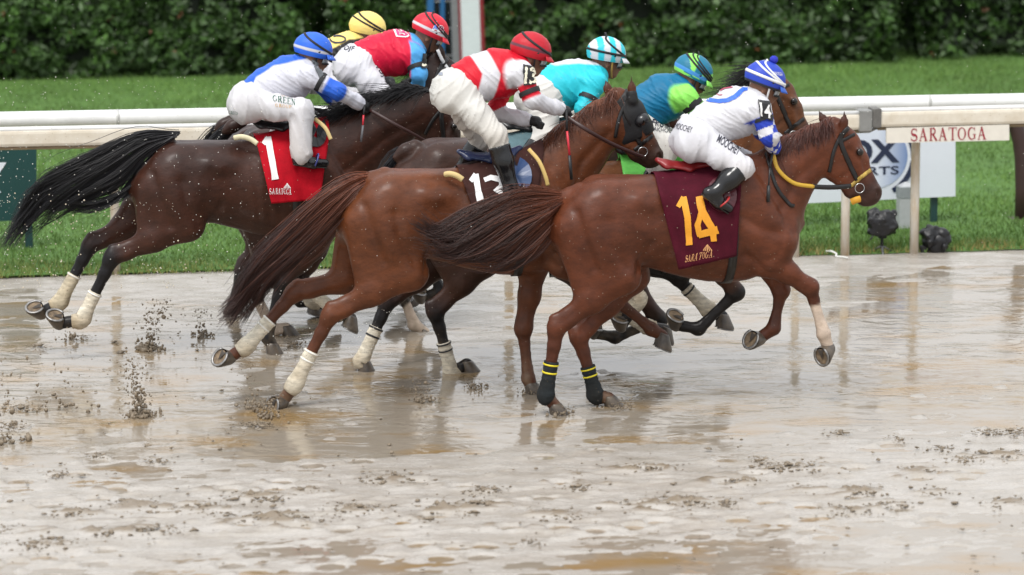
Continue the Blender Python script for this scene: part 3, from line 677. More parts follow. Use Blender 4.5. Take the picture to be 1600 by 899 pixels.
# marker panel and blue ladder mast in front of the hedge
CM = 42.3; L = Lane(CM, 738, 120)
e = empty('marker_panel', L.base, YAW, 'tall white panel with red edges on a grey post before the hedge', 'marker')
def slab(name, x0, x1, y0, y1, v, th, m, dx=0, parent=e, LL=L):
    a = LL.P(x0 + dx, y0, v); b_ = LL.P(x1 + dx, y0, v); c_ = LL.P(x1, y1, v); d_ = LL.P(x0, y1, v)
    t = np.array([0, th, 0]); return mesh_np(name, np.array([a, b_, c_, d_, a + t, b_ + t, c_ + t, d_ + t]), [(3, 2, 1, 0), (4, 5, 6, 7), (0, 1, 5, 4), (1, 2, 6, 5), (2, 3, 7, 6), (3, 0, 4, 7)], m, parent, smooth=False)
pr = mat('panel_red', (.22, .012, .02), .45); pw = mat('panel_white', (.62, .66, .68), .45, noise=.08, nscale=9, stretch=(1, 1, 4))
slab('panel', 723.5, 753.5, -160, 128, 0, .05, pw, dx=8 - 18)
slab('edge_strip', 720.5, 723.5, -160, 128, -.006, .06, pr, dx=8 - 18); slab('edge_strip', 753.5, 759.5, -160, 128, -.006, .06, pr, dx=8 - 18)
slab('grey_post', 709, 719.5, -160, 132, .02, .07, mat('mast_grey', (.20, .20, .21), .5, noise=.15), dx=-8)
L2 = Lane(42.5, 682, 120)
e2 = empty('blue_mast', L2.base, YAW, 'blue lattice ladder mast before the hedge, left of the white panel', 'mast')
bl = mat('mast_blue', (.02, .12, .30), .45); 
slab('upright', 668, 678, -160, 122, 0, .05, bl, parent=e2, LL=L2); slab('upright', 688, 695, -160, 122, .01, .05, bl, parent=e2, LL=L2)
for y in (-120, -80, -40, 3, 46, 88):
    a, b_ = L2.P(676, y, .03), L2.P(716, y - 1, .03); mb = MB(); mb.tube([a, b_], .012, 6); mb.build('rung', mat('mast_grey'), e2)
    a, b_ = L2.P(680, y + 2, .05), L2.P(708, y + 42, .05); mb = MB(); mb.tube([a, b_], .01, 6); mb.build('lattice_bar', black_m, e2)
slab('back_plate', 680, 707, -160, 122, .12, .03, mat('mast_dark', (.02, .025, .03), .6, noise=.4, nscale=12), parent=e2, LL=L2)
# ------------------------------------------------------------------ horses
ST = np.array([[.017, 1.308, 1.004, .12], [.08, 1.367, .92, .20], [.1625, 1.417, .88, .25], [.33, 1.479, .87, .268], [.496, 1.496, .92, .265], [.64, 1.492, .885, .262],
               [.81, 1.50, .832, .27], [.975, 1.533, .795, .27], [1.14, 1.58, .78, .262], [1.267, 1.60, .79, .235], [1.39, 1.56, .84, .205], [1.496, 1.43, .92, .165], [1.57, 1.275, 1.025, .09]])
_u = np.linspace(ST[0, 0], ST[-1, 0], 80); _S = [np.interp(_u, ST[:, 0], ST[:, i]) for i in (1, 2, 3)]
for _ in range(4): _S = [np.concatenate([[a[0]], (a[:-2] + 2 * a[1:-1] + a[2:]) / 4, [a[-1]]]) for a in _S]
coat_m = mat('wet_coat', attr=True, rough=.55, spec=.18, noise=.35, nscale=9., bump=.3, bscale=46, coat=.26, coatr=.30, stretch=(1, 1, 1.7), flecks=(42., .10, .70, (.32, .27, .21)))
hair_m = mat('wet_hair', attr=True, rough=.38, spec=.5)
hoof_m = mat('hoof_horn', (.035, .03, .028), .35, dark=(.13, .10, .07), nscale=16); shoe_m = mat('horseshoe_metal', (.30, .29, .28), .4, metal=.8, noise=.5, nscale=40)
sole_m = mat('hoof_sole', (.26, .185, .11), .7, dark=(.07, .05, .035), nscale=35, bump=.4, bscale=60)
leather_m = mat('black_leather', (.008, .007, .007), .38, bump=.1, bscale=90); brown_leather = mat('brown_leather', (.035, .012, .010), .4, bump=.1)
steel_m = mat('bit_steel', (.55, .55, .55), .25, metal=1.)
gauze_m = mat('leg_wrap', attr=True, rough=.8, spec=.2, noise=.4, nscale=16., bump=.5, bscale=120, stretch=(1, 1, 3), flecks=(70., .16, .7, (.14, .10, .06)))

def hair(name, polys, r0, r1, cols, m, parent):
    """polys (n,k,3) strands as thin three-sided tapering tubes; cols (n,k,3)"""
    n, k, _ = polys.shape; T = np.zeros_like(polys); T[:, 1:-1] = polys[:, 2:] - polys[:, :-2]; T[:, 0] = polys[:, 1] - polys[:, 0]; T[:, -1] = polys[:, -1] - polys[:, -2]
    T /= np.linalg.norm(T, axis=2, keepdims=True) + 1e-9
    A = np.cross(T, np.array([.3, .2, .93])); A /= np.linalg.norm(A, axis=2, keepdims=True) + 1e-9; B = np.cross(T, A)
    r = np.linspace(1, 0, k)[None, :, None] ** .7 * (np.asarray(r0).reshape(-1, 1, 1) - r1) + r1
    V = np.stack([polys + r * (math.cos(t) * A + math.sin(t) * B) for t in (0, 2.094, 4.189)], 2)      # n,k,3,3
    I = np.arange(n * k * 3).reshape(n, k, 3); Q = np.concatenate([np.stack([I[:, :-1, j], I[:, :-1, (j + 1) % 3], I[:, 1:, (j + 1) % 3], I[:, 1:, j]], -1).reshape(-1, 4) for j in range(3)])
    return mesh_np(name, V.reshape(-1, 3), Q, m, parent, np.repeat(cols.reshape(-1, 3), 3, 0))

def strand_sheet(guides, n, k, spread, seed, wig=.012, tipvar=.25, clumps=60):
    """strands between guide curves: guides list of (curve k,3); each strand mixes two neighbours"""
    r = np.random.default_rng(seed); G = np.array([curve_pts(g, k) for g in guides]); out = []
    t = np.linspace(0, 1, k)
    CL = [((len(G) - 1) * r.uniform(0, 1) ** (1.9 if len(G) > 2 else 1), r.normal(0, 1, 3) * spread, r.uniform(0, 6.28, 3), r.uniform(.7, 1.8), r.uniform(.2, 1.5)) for _ in range(clumps)]
    for i in range(n):
        x, off, ph, fr, wk = CL[r.integers(clumps)]; loose = r.uniform() < .1
        x = np.clip(x + r.normal(0, .03 if not loose else .25), 0, len(G) - 1 - 1e-6); j = min(int(x), len(G) - 2); f = x - j
        c = G[j] * (1 - f) + G[j + 1] * f
        off = off + r.normal(0, 1, 3) * spread * (.30 if not loose else 1.1); ph = ph + r.normal(0, .25, 3)
        c = c + off * (np.clip(t * 4, 0.25, 1) * (1 + .9 * t))[:, None] + wig * wk * (1.8 if loose else 1) * (t ** 1.3)[:, None] * np.sin(fr * 6.28 * t[:, None] + ph)
        e = 1 - r.uniform(0, tipvar) ** 1.0
        c2 = np.array([np.interp(t * e, t, c[:, d]) for d in range(3)]).T
        out.append(c2)
    return np.array(out)

def hoof(parent, ctr, toe, side, s=1., horn=None, roll=0.):
    a = math.radians(toe); X = np.array([math.cos(a), 0, math.sin(a)]); Z = np.array([-math.sin(a), 0, math.cos(a)]); Y = np.array([0, 1., 0])
    c_, s_ = math.cos(math.radians(roll)), math.sin(math.radians(roll)); Y, Z = Y * c_ - Z * s_, Z * c_ + Y * s_     # a flicked hoof shows its sole
    rings = [(.0, .064, .060, .008), (.012, .064, .060, .006), (.045, .054, .052, -.008), (.075, .045, .044, -.020), (.084, .038, .038, -.022)]; n = 16; V = []; Fc = []
    for z, rx, ry, ox in rings:
        for j in range(n):
            t = 2 * math.pi * j / n; x = math.cos(t) * rx; x = x if x > 0 else x * .82
            V.append(ctr + s * ((x + ox) * X + math.sin(t) * ry * Y + (z - .035) * Z))
    for i in range(len(rings) - 1):
        for j in range(n): Fc.append((i * n + j, i * n + (j + 1) % n, (i + 1) * n + (j + 1) % n, (i + 1) * n + j))
    Fc.append(tuple((len(rings) - 1) * n + j for j in range(n)))
    h = mesh_np('hoof', np.array(V), Fc, horn or hoof_m, parent)
    V = [ctr + s * (.008 * X - .027 * Z)] + [ctr + s * (((math.cos(t) * .055 * (1 if math.cos(t) > 0 else .82)) + .008) * X + math.sin(t) * .051 * Y - .0365 * Z) for t in np.linspace(0, 2 * math.pi, 16, endpoint=False)]
    mesh_np('sole', np.array(V), [(0, 1 + (j + 1) % 16, 1 + j) for j in range(16)], sole_m, h)
    fr = [(.030, 0, -.037), (-.035, .022, -.039), (-.035, -.022, -.039), (-.03, 0, -.033), (.0, 0, -.0435)]
    mesh_np('frog', np.array([ctr + s * (a_ * X + b_ * Y + c2 * Z) for a_, b_, c2 in fr]), [(0, 4, 1), (0, 2, 4), (1, 4, 3), (4, 2, 3)], mat('hoof_frog', (.05, .04, .032), .7), h)
    mb = MB(); P = [ctr + s * ((math.cos(t) * .056 * (1 if math.cos(t) > 0 else .95) + .008) * X + math.sin(t) * .051 * Y - .040 * Z) for t in np.linspace(math.radians(-148), math.radians(148), 18)]
    mb.tube(P, .0085 * s, 6, flat=.55, up=Z).build('horseshoe', shoe_m, h)
    return ctr + s * (.03 * Z - .018 * X)

def wrap(parent, P, R, col, bands, bcol):
    """leg bandage along P with radii R; bands at arc fractions"""
    C = curve_pts(P, 22); r = np.interp(np.linspace(0, 1, 22), np.linspace(0, 1, len(R)), R); n = 16
    V, Fc = tube_geo(C, r, n, 1., up=np.array([0, 1., 0])); V = np.array(V)
    V += (.0022 * vnoise(V * [60, 60, 60], 3) + .002 * np.sin(np.repeat(np.arange(22), n) * 2.1 + 0))[:, None] * (V - np.repeat(C, n, 0)) / r.repeat(n)[:, None]
    mud = np.clip((np.repeat(np.linspace(0, 1, 22), n) - .45) * 1.3 + .5 * vnoise(V * 14, 7), 0, 1)[:, None] * .75
    cc = np.asarray(col) * (1 - mud) + np.array([.36, .27, .16]) * np.asarray(col).max() / .7 * mud
    o = mesh_np('bandage', V, Fc, gauze_m, parent, cc)
    for b in bands:
        i = b * 21; p0 = np.array([np.interp(i - .45, range(22), C[:, d]) for d in range(3)]); p1 = np.array([np.interp(i + .45, range(22), C[:, d]) for d in range(3)])
        rr = np.interp(b, np.linspace(0, 1, len(R)), R) + .0035
        mb = MB(); mb.tube([p0, (p0 + p1) / 2, p1], [rr, rr + .001, rr], 16).build('tape', mat('tape_%02x%02x%02x' % tuple(int(min(x, 1) * 255) for x in bcol), tuple(bcol), .5), o)

FORE_V, HIND_V = (.13, .125, .11, .10, .10), (.12, .15, .125, .105, .10)
class Horse: pass
def horse(label, L, butt, legs, neck, poll, muzzle, ears, coat, s=1., zadd=0., res=.014, dock=None, headv=0.):
    H = Horse(); H.L = L; b0 = L.P(*butt); dz = b0[2] - 1.2125 * s; u0 = b0[0]; H.u0, H.dz, H.s = u0, dz, s
    e = empty('race_horse', L.base, L.ang, label, 'horse', 'race horses galloping through the mud'); H.e = e
    def prof(u):
        t = (np.asarray(u) - u0) / s; return [np.interp(t, _u, a) * s for a in _S]
    def tors(X, Y, Z):
        zt, zb_, wd = prof(X); zc = (zt + zb_) / 2 + dz; h = (zt - zb_) / 2
        q = np.sqrt(((Z - zc) / h) ** 2 + (np.abs(Y) / wd) ** 2) - 1
        out = np.maximum(np.maximum(u0 + _u[0] * s - X, X - u0 - _u[-1] * s), 0)
        return (q * np.minimum(h, wd) * .9 + out).astype(np.float32)
    B = Body(); B.func(tors, (u0 - .08, -.40, dz + .6), (u0 + 1.7 * s, .40, dz + 1.75 * s), .05)
    tp = lambda u, z, v: np.array([u0 + u * s, v * s, dz + z * s])
    for sd in (-1, 1):                       # croup, shoulder blade, breast
        B.cap(tp(.30, 1.36, .11 * sd), tp(.62, 1.34, .13 * sd), .12 * s, .10 * s, 1, .08)
        B.cap(tp(1.18, 1.42, .10 * sd), tp(1.45, 1.08, .125 * sd), .10 * s, .115 * s, .9, .07)
        B.cap(tp(1.25, 1.12, .15 * sd), tp(1.38, 1.0, .13 * sd), .10 * s, .09 * s, .9, .06)
        B.cap(tp(1.50, 1.15, .07 * sd), tp(1.47, 1.0, .08 * sd), .085 * s, .08 * s, 1, .05)
    if dock is not None:
        d = [L.P(*p) for p in dock]; B.chain(d, [.045, .036, .022][:len(d)], 1, .06)
    H.legs = {}
    for key, (pts, toe, planted) in legs.items():
        sd = -1 if key[0] == 'N' else 1; fore = key[1] == 'F'; vs = FORE_V if fore else HIND_V
        P = [L.P(p[0], p[1], sd * vs[i + (1 if fore else 0)]) for i, p in enumerate(pts)]
        hp = P[-1].copy()
        if planted: hp[2] = .018
        cor = hoof(e, hp, toe, sd, 1.12, roll=0 if planted or abs(toe) < 50 else 34)
        if fore:                             # elbow, knee, fetlock, hoof
            el, kn, ft = P[:3]
            B.cap(tp(1.43, 1.05, .13 * sd), el, .105 * s, .095 * s, .9, .06)
            mid = el * .55 + kn * .45; fw = kn - el; nrm = np.array([fw[2], 0, -fw[0]]) / np.linalg.norm(fw); nrm = nrm if nrm[0] > 0 else -nrm
            B.chain([el, mid + nrm * .008, kn * .88 + el * .12, kn], [.092, .072, .052, .053], .88, .035)
            B.ball(kn + nrm * .008, .055, .92, .03)
            B.chain([kn, kn * .72 + ft * .28, kn * .2 + ft * .8, ft], [.048, .037, .036, .044], .85, .02)
            B.chain([ft, ft * .4 + cor * .6, cor], [.045, .035, .042], .95, .02)
            bk = -nrm; B.ball(ft + bk * .012, .036, .9, .02)
            H.legs[key] = [el, kn, ft, cor, hp]
        else:                                # hip, stifle, hock, fetlock, hoof
            hip, sf, hk, ft = P[:4]
            B.cap(hip, sf, .175 * s, .125 * s, .78, .07)
            butt_p = tp(.10, 1.17, .11 * sd); B.cap(butt_p, sf * .45 + hk * .55, .125 * s, .058 * s, .8, .07)
            B.cap(tp(.30, 1.1, .13 * sd), sf * .6 + hk * .4, .15 * s, .075 * s, .8, .07)
            fw = hk - sf; back = np.array([-(ft - hk)[2] * -1, 0, 0]); dn = (ft - hk) / np.linalg.norm(ft - hk)
            bk = np.array([dn[2], 0, -dn[0]]); bk = bk if bk @ (sf - hk) < 0 else -bk      # away from the stifle
            B.chain([sf, sf * .55 + hk * .45, sf * .16 + hk * .84, hk], [.115, .083, .056, .056], .8, .04)
            pt = hk + bk * .030 - dn * .055
            B.cap(pt, hk + dn * .03 + bk * .012, .030, .040, .8, .025); B.cap(sf * .45 + hk * .55 + bk * .03, pt, .035, .022, .6, .025)
            B.chain([hk, hk * .74 + ft * .26, hk * .2 + ft * .8, ft], [.057, .041, .039, .046], .85, .025)
            B.chain([ft, ft * .4 + cor * .6, cor], [.047, .037, .043], .95, .02); B.ball(ft + bk * .012, .038, .9, .02)
            H.legs[key] = [sf, hk, ft, cor, hp]
    # neck and head
    nk = [L.P(p[0], p[1], headv * i / 3) for i, p in enumerate(neck)]; nr = [p[2] for p in neck]
    B.chain([tp(1.22, 1.28, 0)] + nk, [.27 * s] + nr, [.62] + [.56 - .04 * i for i in range(len(nk))], .07)
    p0, p1 = L.P(*poll, headv), L.P(*muzzle, headv); ax = p1 - p0; Ln = np.linalg.norm(ax); e1 = ax / Ln; e2 = np.array([e1[2], 0, -e1[0]]); e2 = e2 if e2[2] < 0 or e2[0] < 0 else -e2
    if e2[0] > 0: e2 = -e2
    hd = lambda a, b, v=0.: p0 + e1 * a * Ln + e2 * b * Ln + np.array([0, v, 0])
    B.cap(nk[-1], hd(.1, .06), nr[-1] * .95, .17 * Ln, .55, .05)
    HB = [(hd(0, .03), hd(.25, .01), .15, .19, .60, .03), (hd(.25, .01), hd(.5, .0), .19, .165, .62, .03), (hd(.5, .0), hd(.78, .03), .165, .14, .58, .03), (hd(.78, .03), hd(.96, .035), .14, .145, .70, .03),
          (hd(.33, .22), hd(.46, .24), .20, .175, .52, .04), (hd(.46, .25), hd(.8, .22), .15, .105, .6, .03), (hd(.8, .22), hd(.99, .145), .105, .088, .8, .025), (hd(.96, .0), hd(1.0, .06), .11, .11, .8, .02)]
    HB = [(a, b, ra * Ln, rb * Ln, ls, k) for a, b, ra, rb, ls, k in HB]
    for h in HB: B.cap(*h)
    for sd in (-1, 1):
        B.ball(hd(.40, -.085, sd * .115 * Ln), .05 * Ln, 1, .025); B.cap(hd(.45, -.04, sd * .10 * Ln), hd(.72, .05, sd * .085 * Ln), .035 * Ln, .02 * Ln, 1, .02)
        B.cap(hd(.94, -.055, sd * .085 * Ln), hd(.99, -.0, sd * .09 * Ln), .04 * Ln, .035 * Ln, 1, .015)
    H.ears = []
    for (eb, et, v) in ears:
        a, b = L.P(*eb, v + headv), L.P(*et, v * 1.25 + headv); m = a * .55 + b * .45
        B.chain([a, m, b], [.030, .027, .004], .62, .02); H.ears.append((a, b))
    V, Q = B.mesh(res, 0, None, 1); H.p0, H.p1, H.e1, H.e2, H.hd, H.Ln, H.nk, H.headv, H.tp = p0, p1, e1, e2, hd, Ln, nk, headv, tp
    V = sculpt(H, V, Q)
    # coat colours of its own
    base = np.tile(np.asarray(coat['base'], float), (len(V), 1)); n1 = fbm(V * [3, 4, 3], 3, int(butt[0])); base *= (1 + .22 * n1[:, None])
    dk = np.asarray(coat.get('dark', coat['base']), float)
    t = np.clip((V[:, 2] - dz) / s, 0, 2)
    f = np.clip(.55 * fbm(V * [2.3, 3, 2.6], 3, 5) + coat.get('top', .0) * np.clip((t - 1.25) / .25, 0, 1) + coat.get('low', 0) * np.clip((1.0 - t) / .35, 0, 1), 0, 1)[:, None]
    base = base * (1 - f) + dk * f
    for key, ch in H.legs.items():
        ch4 = [np.asarray(q) for q in ch]; best = np.full(len(V), 9.); sv = np.zeros(len(V)); acc = -np.linalg.norm(ch4[1] - ch4[0])
        for i in range(3):
            a, b = ch4[i], ch4[i + 1]; d = b - a; ln = np.linalg.norm(d); tt = np.clip(((V - a) @ d) / (ln * ln + 1e-9), 0, 1); D = np.linalg.norm(V - a - tt[:, None] * d, axis=1)
            m = D < best; best = np.where(m, D, best); sv = np.where(m, acc + tt * ln, sv); acc += ln
        near = best < (.115 if key[1] == 'F' else .13)
        if coat.get('points'):
            k = np.clip((sv + (.16 if key[1] == 'F' else .12) + .05 * vnoise(V * 9, 4)) / .16, 0, 1) * near; base = base * (1 - k[:, None]) + np.asarray(coat['points']) * k[:, None]
        else:
            k = np.clip((sv + .02) / .1, 0, 1) * near * .45; base = base * (1 - k[:, None]) + dk * k[:, None]
        if key in coat.get('socks', {}):
            s0 = coat['socks'][key]; k = np.clip((sv - s0 + .02 * vnoise(V * 25, 4)) / .02, 0, 1) * near; base = base * (1 - k[:, None]) + np.array([.55, .44, .35]) * k[:, None]
    md = (np.clip((.34 - V[:, 2]) / .3, 0, 1) * np.clip(.35 + 1.1 * fbm(V * [20, 20, 16], 3, 8), 0, 1))[:, None] * .55; base = base * (1 - md) + np.array([.27, .205, .135]) * md      # mud splashed up the legs
    mz = np.clip((((V - p0) @ e1) / Ln - .64) / .22, 0, 1) * (np.linalg.norm(V - p1, axis=1) < .25)
    base = base * (1 - .8 * mz[:, None]) + np.asarray(coat.get('muzzle', (.03, .02, .018))) * .8 * mz[:, None]
    for sd in (-1, 1):
        d = np.linalg.norm(V - hd(.40, -.085, sd * .135 * Ln), axis=1); k = np.clip(1.35 - d / .030, 0, 1) * .9; base = base * (1 - k[:, None]) + np.array([.012, .008, .007]) * k[:, None]
    for a, b in H.ears:
        tt = np.clip(((V - a) @ (b - a)) / ((b - a) @ (b - a)), 0, 1); D = np.linalg.norm(V - a - tt[:, None] * (b - a), axis=1); k = (D < .035) * np.clip((tt - .25) / .6, 0, 1) * .7
        base = base * (1 - k[:, None]) + np.array([.02, .012, .01]) * k[:, None]
    mesh_np('body', V, Q, coat_m, e, base)
    H.V, H.Q = V, Q; H.bvh = bvh_of(V, Q); H.hd = hd; H.Ln = Ln; H.HB = HB; H.p0, H.p1, H.e1, H.e2 = p0, p1, e1, e2; H.tp = tp; H.B = B; H.coat = coat; H.prof = prof; H.headv = headv; H.nk = nk
    for sd in (-1, 1):
        c = hd(.40, -.085, sd * .142 * Ln); bm = bmesh.new(); bmesh.ops.create_uvsphere(bm, u_segments=10, v_segments=8, radius=.024)
        mesh_np('eye', np.array([np.array(v.co) * [1, .7, 1] for v in bm.verts]) + c, [[v.index for v in f.verts] for f in bm.faces], mat('horse_eye', (.006, .004, .003), .08), e); bm.free()
    return H

def normals(V, Q):
    n = np.cross(V[Q[:, 2]] - V[Q[:, 0]], V[Q[:, 3]] - V[Q[:, 1]]); N_ = np.zeros_like(V)
    for i in range(4):
        for d in range(3): N_[:, d] += np.bincount(Q[:, i], n[:, d], len(V))
    return N_ / (np.linalg.norm(N_, axis=1, keepdims=True) + 1e-12)
def polyd(A, P):
    best = np.full(len(A), 9.)
    for a, b in zip(P[:-1], P[1:]):
        d = b - a; t = np.clip(((A - a) @ d) / (d @ d + 1e-12), 0, 1); best = np.minimum(best, np.linalg.norm(A - a - t[:, None] * d, axis=1))
    return best
MUSCLE = [  # lines in body proportions: (points, width, height); below zero a groove, above a swelling
    ([(1.10, 1.52), (1.12, 1.25), (1.20, .98)], .030, -.014), ([(1.32, 1.50), (1.45, 1.28), (1.53, 1.12)], .026, -.013), ([(1.18, 1.24), (1.30, 1.16), (1.42, 1.13)], .024, -.010),
    ([(1.22, 1.5), (1.36, 1.2)], .04, .009), ([(.64, 1.26), (.70, 1.08), (.66, .95)], .075, -.016), ([(.50, 1.37), (.56, 1.33)], .035, .014), ([(.10, 1.30), (.15, 1.12), (.22, .93)], .022, -.013),
    ([(.30, 1.25), (.33, 1.08), (.42, .93)], .022, -.010), ([(.20, 1.25), (.26, 1.0)], .045, .008), ([(.58, 1.08), (.52, .95), (.50, .86)], .022, -.013), ([(.42, 1.32), (.40, 1.12)], .05, .007),
    ([(1.22, .98), (1.30, .92), (1.36, .86)], .02, -.009), ([(.78, .90), (.95, .86), (1.08, .86)], .03, -.006), ([(1.47, 1.2), (1.42, 1.0), (1.36, .95)], .02, -.008), ([(.86, 1.45), (.6, 1.44), (.40, 1.43)], .02, -.006)]
def sculpt(H, V, Q):
    N_ = normals(V, Q); tu = (V[:, 0] - H.u0) / H.s; tz = (V[:, 2] - H.dz) / H.s; A = np.stack([tu, tz], 1); off = np.zeros(len(V)); AMP = 1.2; side = np.clip((np.abs(V[:, 1]) - .05) / .06, 0, 1)
    for P, wd, hgt in MUSCLE:
        P = np.array(P); m = (tu > P[:, 0].min() - .15) & (tu < P[:, 0].max() + .15) & (tz > P[:, 1].min() - .15); d = polyd(A[m], P); off[m] += AMP * hgt * np.exp(-(d / (wd * 1.3)) ** 2) * side[m]
    rb = (tu > .68) & (tu < 1.12) & (tz > .9) & (tz < 1.36); off += rb * .0022 * np.sin((tu + .12 * tz) * 2 * math.pi / .075) * np.clip((np.abs(V[:, 1]) - .15) / .08, 0, 1) * np.sin(np.clip((tu - .68) / .44, 0, 1) * math.pi)
    for key, ch in H.legs.items():           # tendons and the hollow of the gaskin
        a, kn, ft = [np.asarray(q) for q in ch[:3]]; sg = -1 if key[0] == 'N' else 1
        d1 = (kn - a) / np.linalg.norm(kn - a); bk = np.array([d1[2], 0, -d1[0]]); bk = bk if bk[0] < 0 else -bk
        for s_, e_, wd, hg in ((a + (kn - a) * .3 + bk * .01, a + (kn - a) * .9 + bk * .018, .016, -.009), (a + (kn - a) * .15 - bk * .04, a + (kn - a) * .7 - bk * .02, .018, -.006)):
            for y in (-.05, .05): off += hg * np.exp(-(polyd(V, np.array([s_ + [0, y, 0], e_ + [0, y * .8, 0]])) / (wd * 1.6)) ** 2)
        d2 = (ft - kn) / np.linalg.norm(ft - kn); b2 = np.array([d2[2], 0, -d2[0]]); b2 = b2 if b2[0] < 0 else -b2
        for y in (-.032, .032): off += -.0055 * np.exp(-(polyd(V, np.array([kn + (ft - kn) * .15 + b2 * .008 + [0, y, 0], kn + (ft - kn) * .85 + b2 * .01 + [0, y, 0]])) / .013) ** 2)
    # neck: windpipe groove; head: cheek edge, facial crest, mouth, nostril
    nkp = np.array([H.tp(1.46, 1.28, 0)] + [q + np.array([.02, 0, -.05]) for q in H.nk[1:]]); D2 = polyd(V[:, [0, 2]], nkp[:, [0, 2]]); off += -.012 * np.exp(-(D2 / .028) ** 2) * side
    nkp = np.array([H.nk[0] + [-.05, 0, .03]] + [q + np.array([-.02, 0, .02]) for q in H.nk[1:]]); D2 = polyd(V[:, [0, 2]], nkp[:, [0, 2]]); off += .006 * np.exp(-(D2 / .05) ** 2) * side
    hx = lambda *ab: np.array([H.hd(a, b)[[0, 2]] for a, b in ab]); hm = np.linalg.norm(V - (H.p0 + H.p1) / 2, axis=1) < H.Ln * .8; hs_ = np.clip((np.abs(V[:, 1] - H.headv) - .02) / .03, 0, 1) * hm
    for ab, wd, hg in ((hx((.30, .02), (.42, .04), (.55, .12), (.58, .28)), .014, -.010), (hx((.50, -.02), (.74, .05)), .012, .006), (hx((.86, .17), (.97, .13), (1.05, .12)), .008, -.008), (hx((.97, -.045), (1.02, -.02)), .014, -.016), (hx((.62, -.06), (.82, -.04)), .02, -.006), (hx((.33, -.10), (.46, -.06)), .016, .006), (hx((.36, -.02), (.5, -.03)), .014, -.006)):
        off += hg * np.exp(-(polyd(V[:, [0, 2]], ab) / wd) ** 2) * hs_
    off += .0035 * fbm(V * [6, 8, 6], 3, 77) + .0012 * vnoise(V * 38, 5)
    return V + N_ * off[:, None]
def side_hit(H, u, z, sd=-1):
    l, n, i, d = H.bvh.ray_cast(Vector((u, 1.2 * sd, z)), Vector((0, -sd, 0)))
    return None if l is None else np.array(l)
def strap(H, pts, wd=.011, off=.004, m=None, name='strap', both=True, n=26, parent=None):
    P = np.array(pts, float); C = curve_pts(P, n) if len(P) > 2 else P[0] + (P[1] - P[0]) * np.linspace(0, 1, n)[:, None]
    hits = [H.L.hit(H.bvh, p[0], p[1], off) for p in C]; hits = [h for h in hits if h is not None]
    if len(hits) < 3: return None
    hits = np.array(hits); vmed = np.median(hits[:, 1]); hits = hits[np.abs(hits[:, 1] - vmed) < .16]
    if len(hits) < 3: return None
    up = np.array([0, -1., 0])
    if both: MB().tube(hits * [1, -1, 1] + [0, 2 * H.headv, 0], wd, 8, flat=.35, up=-up).build(name, m or leather_m, parent or H.e)
    return MB().tube(hits, wd, 8, flat=.35, up=up).build(name, m or leather_m, parent or H.e)
def free_strap(H, pts, vs, wd=.010, m=None, name='rein', flat=.4, n=24, parent=None, up=(0, 1., 0)):
    P = curve_pts([H.L.P(p[0], p[1], v) for p, v in zip(pts, vs)], n); mb = MB(); mb.tube(P, wd, 8, flat=flat, up=np.array(up)); return mb.build(name, m or leather_m, parent or H.e)
def ring_at(H, px, py, r, off=.012, m=None, name='bit_ring', tilt=0):
    c = H.L.hit(H.bvh, px, py, off)
    if c is None: c = H.L.P(px, py, -.07)
    for sd in (1, -1):
        cc = c * [1, sd, 1]; MB().tube([cc + r * np.array([math.cos(t), tilt * math.sin(t), math.sin(t)]) for t in np.linspace(0, 2 * math.pi, 20, endpoint=False)], .0029, 6, closed=True).build(name, m or steel_m, H.e)

def bridle(H, ringpx=None, blinker=False, m=None):
    """head straps laid out on this horse's own head"""
    hp = lambda a, b: H.L.px(*(H.hd(a, b)[[0, 2]]), -.09 + H.headv)
    m = m or leather_m
    strap(H, [hp(.04, -.10), hp(.12, .05), hp(.35, .10), hp(.68, .12)], .016, .005, m, 'cheekpiece')
    strap(H, [hp(.06, .0), hp(.2, .2), hp(.40, .38)], .012, .005, m, 'throat_latch')
    strap(H, [hp(.16, -.13), hp(.15, .0), hp(.14, .07)], .011, .004, m, 'browband')
    strap(H, [hp(.66, -.08), hp(.67, .03), hp(.69, .14), hp(.70, .24)], .013, .004, H.noseband if hasattr(H, 'noseband') else m, 'noseband')
    rp = hp(.78, .15); ring_at(H, rp[0], rp[1], .031); return rp

def mane(H, n, u_from, u_to, length, seed, cols, sweep=(-.1, -.05, -.05), side=.6, lift=.0):
    """strands rooted on the crest between two fractions of the neck"""
    r = np.random.default_rng(seed); k = 8; out = []; path = np.array([H.tp(1.16, 1.58, 0)] + H.nk + [H.p0]); C = curve_pts(path, 60)
    for i in range(n):
        f = r.uniform(u_from, u_to); c = C[int(f * 59)]
        l, nn, ii, d = H.bvh.ray_cast(Vector((c[0] - .02, c[1] + r.normal(0, .012), 3)), Vector((0, 0, -1)))
        if l is None: continue
        p = np.array(l) - [0, 0, .01]; ln = length * r.uniform(.6, 1.25); sd = -1 if r.uniform() < side else 1
        d0 = np.array([sweep[0], 0, .5 + lift]) + r.normal(0, .22, 3); d1 = np.array([sweep[0] * 1.5, sd * .5, -.55 + lift]) + r.normal(0, .25, 3)
        t = np.linspace(0, 1, k)[:, None]; q = p + ln * (t * (1 - t) * .9 * d0 + t * t * d1) + t * t * ln * np.array(sweep) 
        # lie outside the neck
        q2 = []
        for x in q:
            h, hn, hi, hdist = H.bvh.find_nearest(Vector(x)); hv = np.array(h); nn_ = np.array(hn); dd = (x - hv) @ nn_
            q2.append(x if dd > .006 else hv + nn_ * .008)
        out.append(q2)
    P = np.array(out); cc = np.asarray(cols[0])[None, None] * (1 - np.linspace(0, 1, k)[None, :, None]) + np.asarray(cols[1])[None, None] * np.linspace(0, 1, k)[None, :, None]
    cc = cc * r.uniform(.6, 1.35, (len(P), 1, 1)); hair('mane', P, np.full(len(P), .0034), .0008, cc * np.ones((len(P), k, 1)), hair_m, H.e)

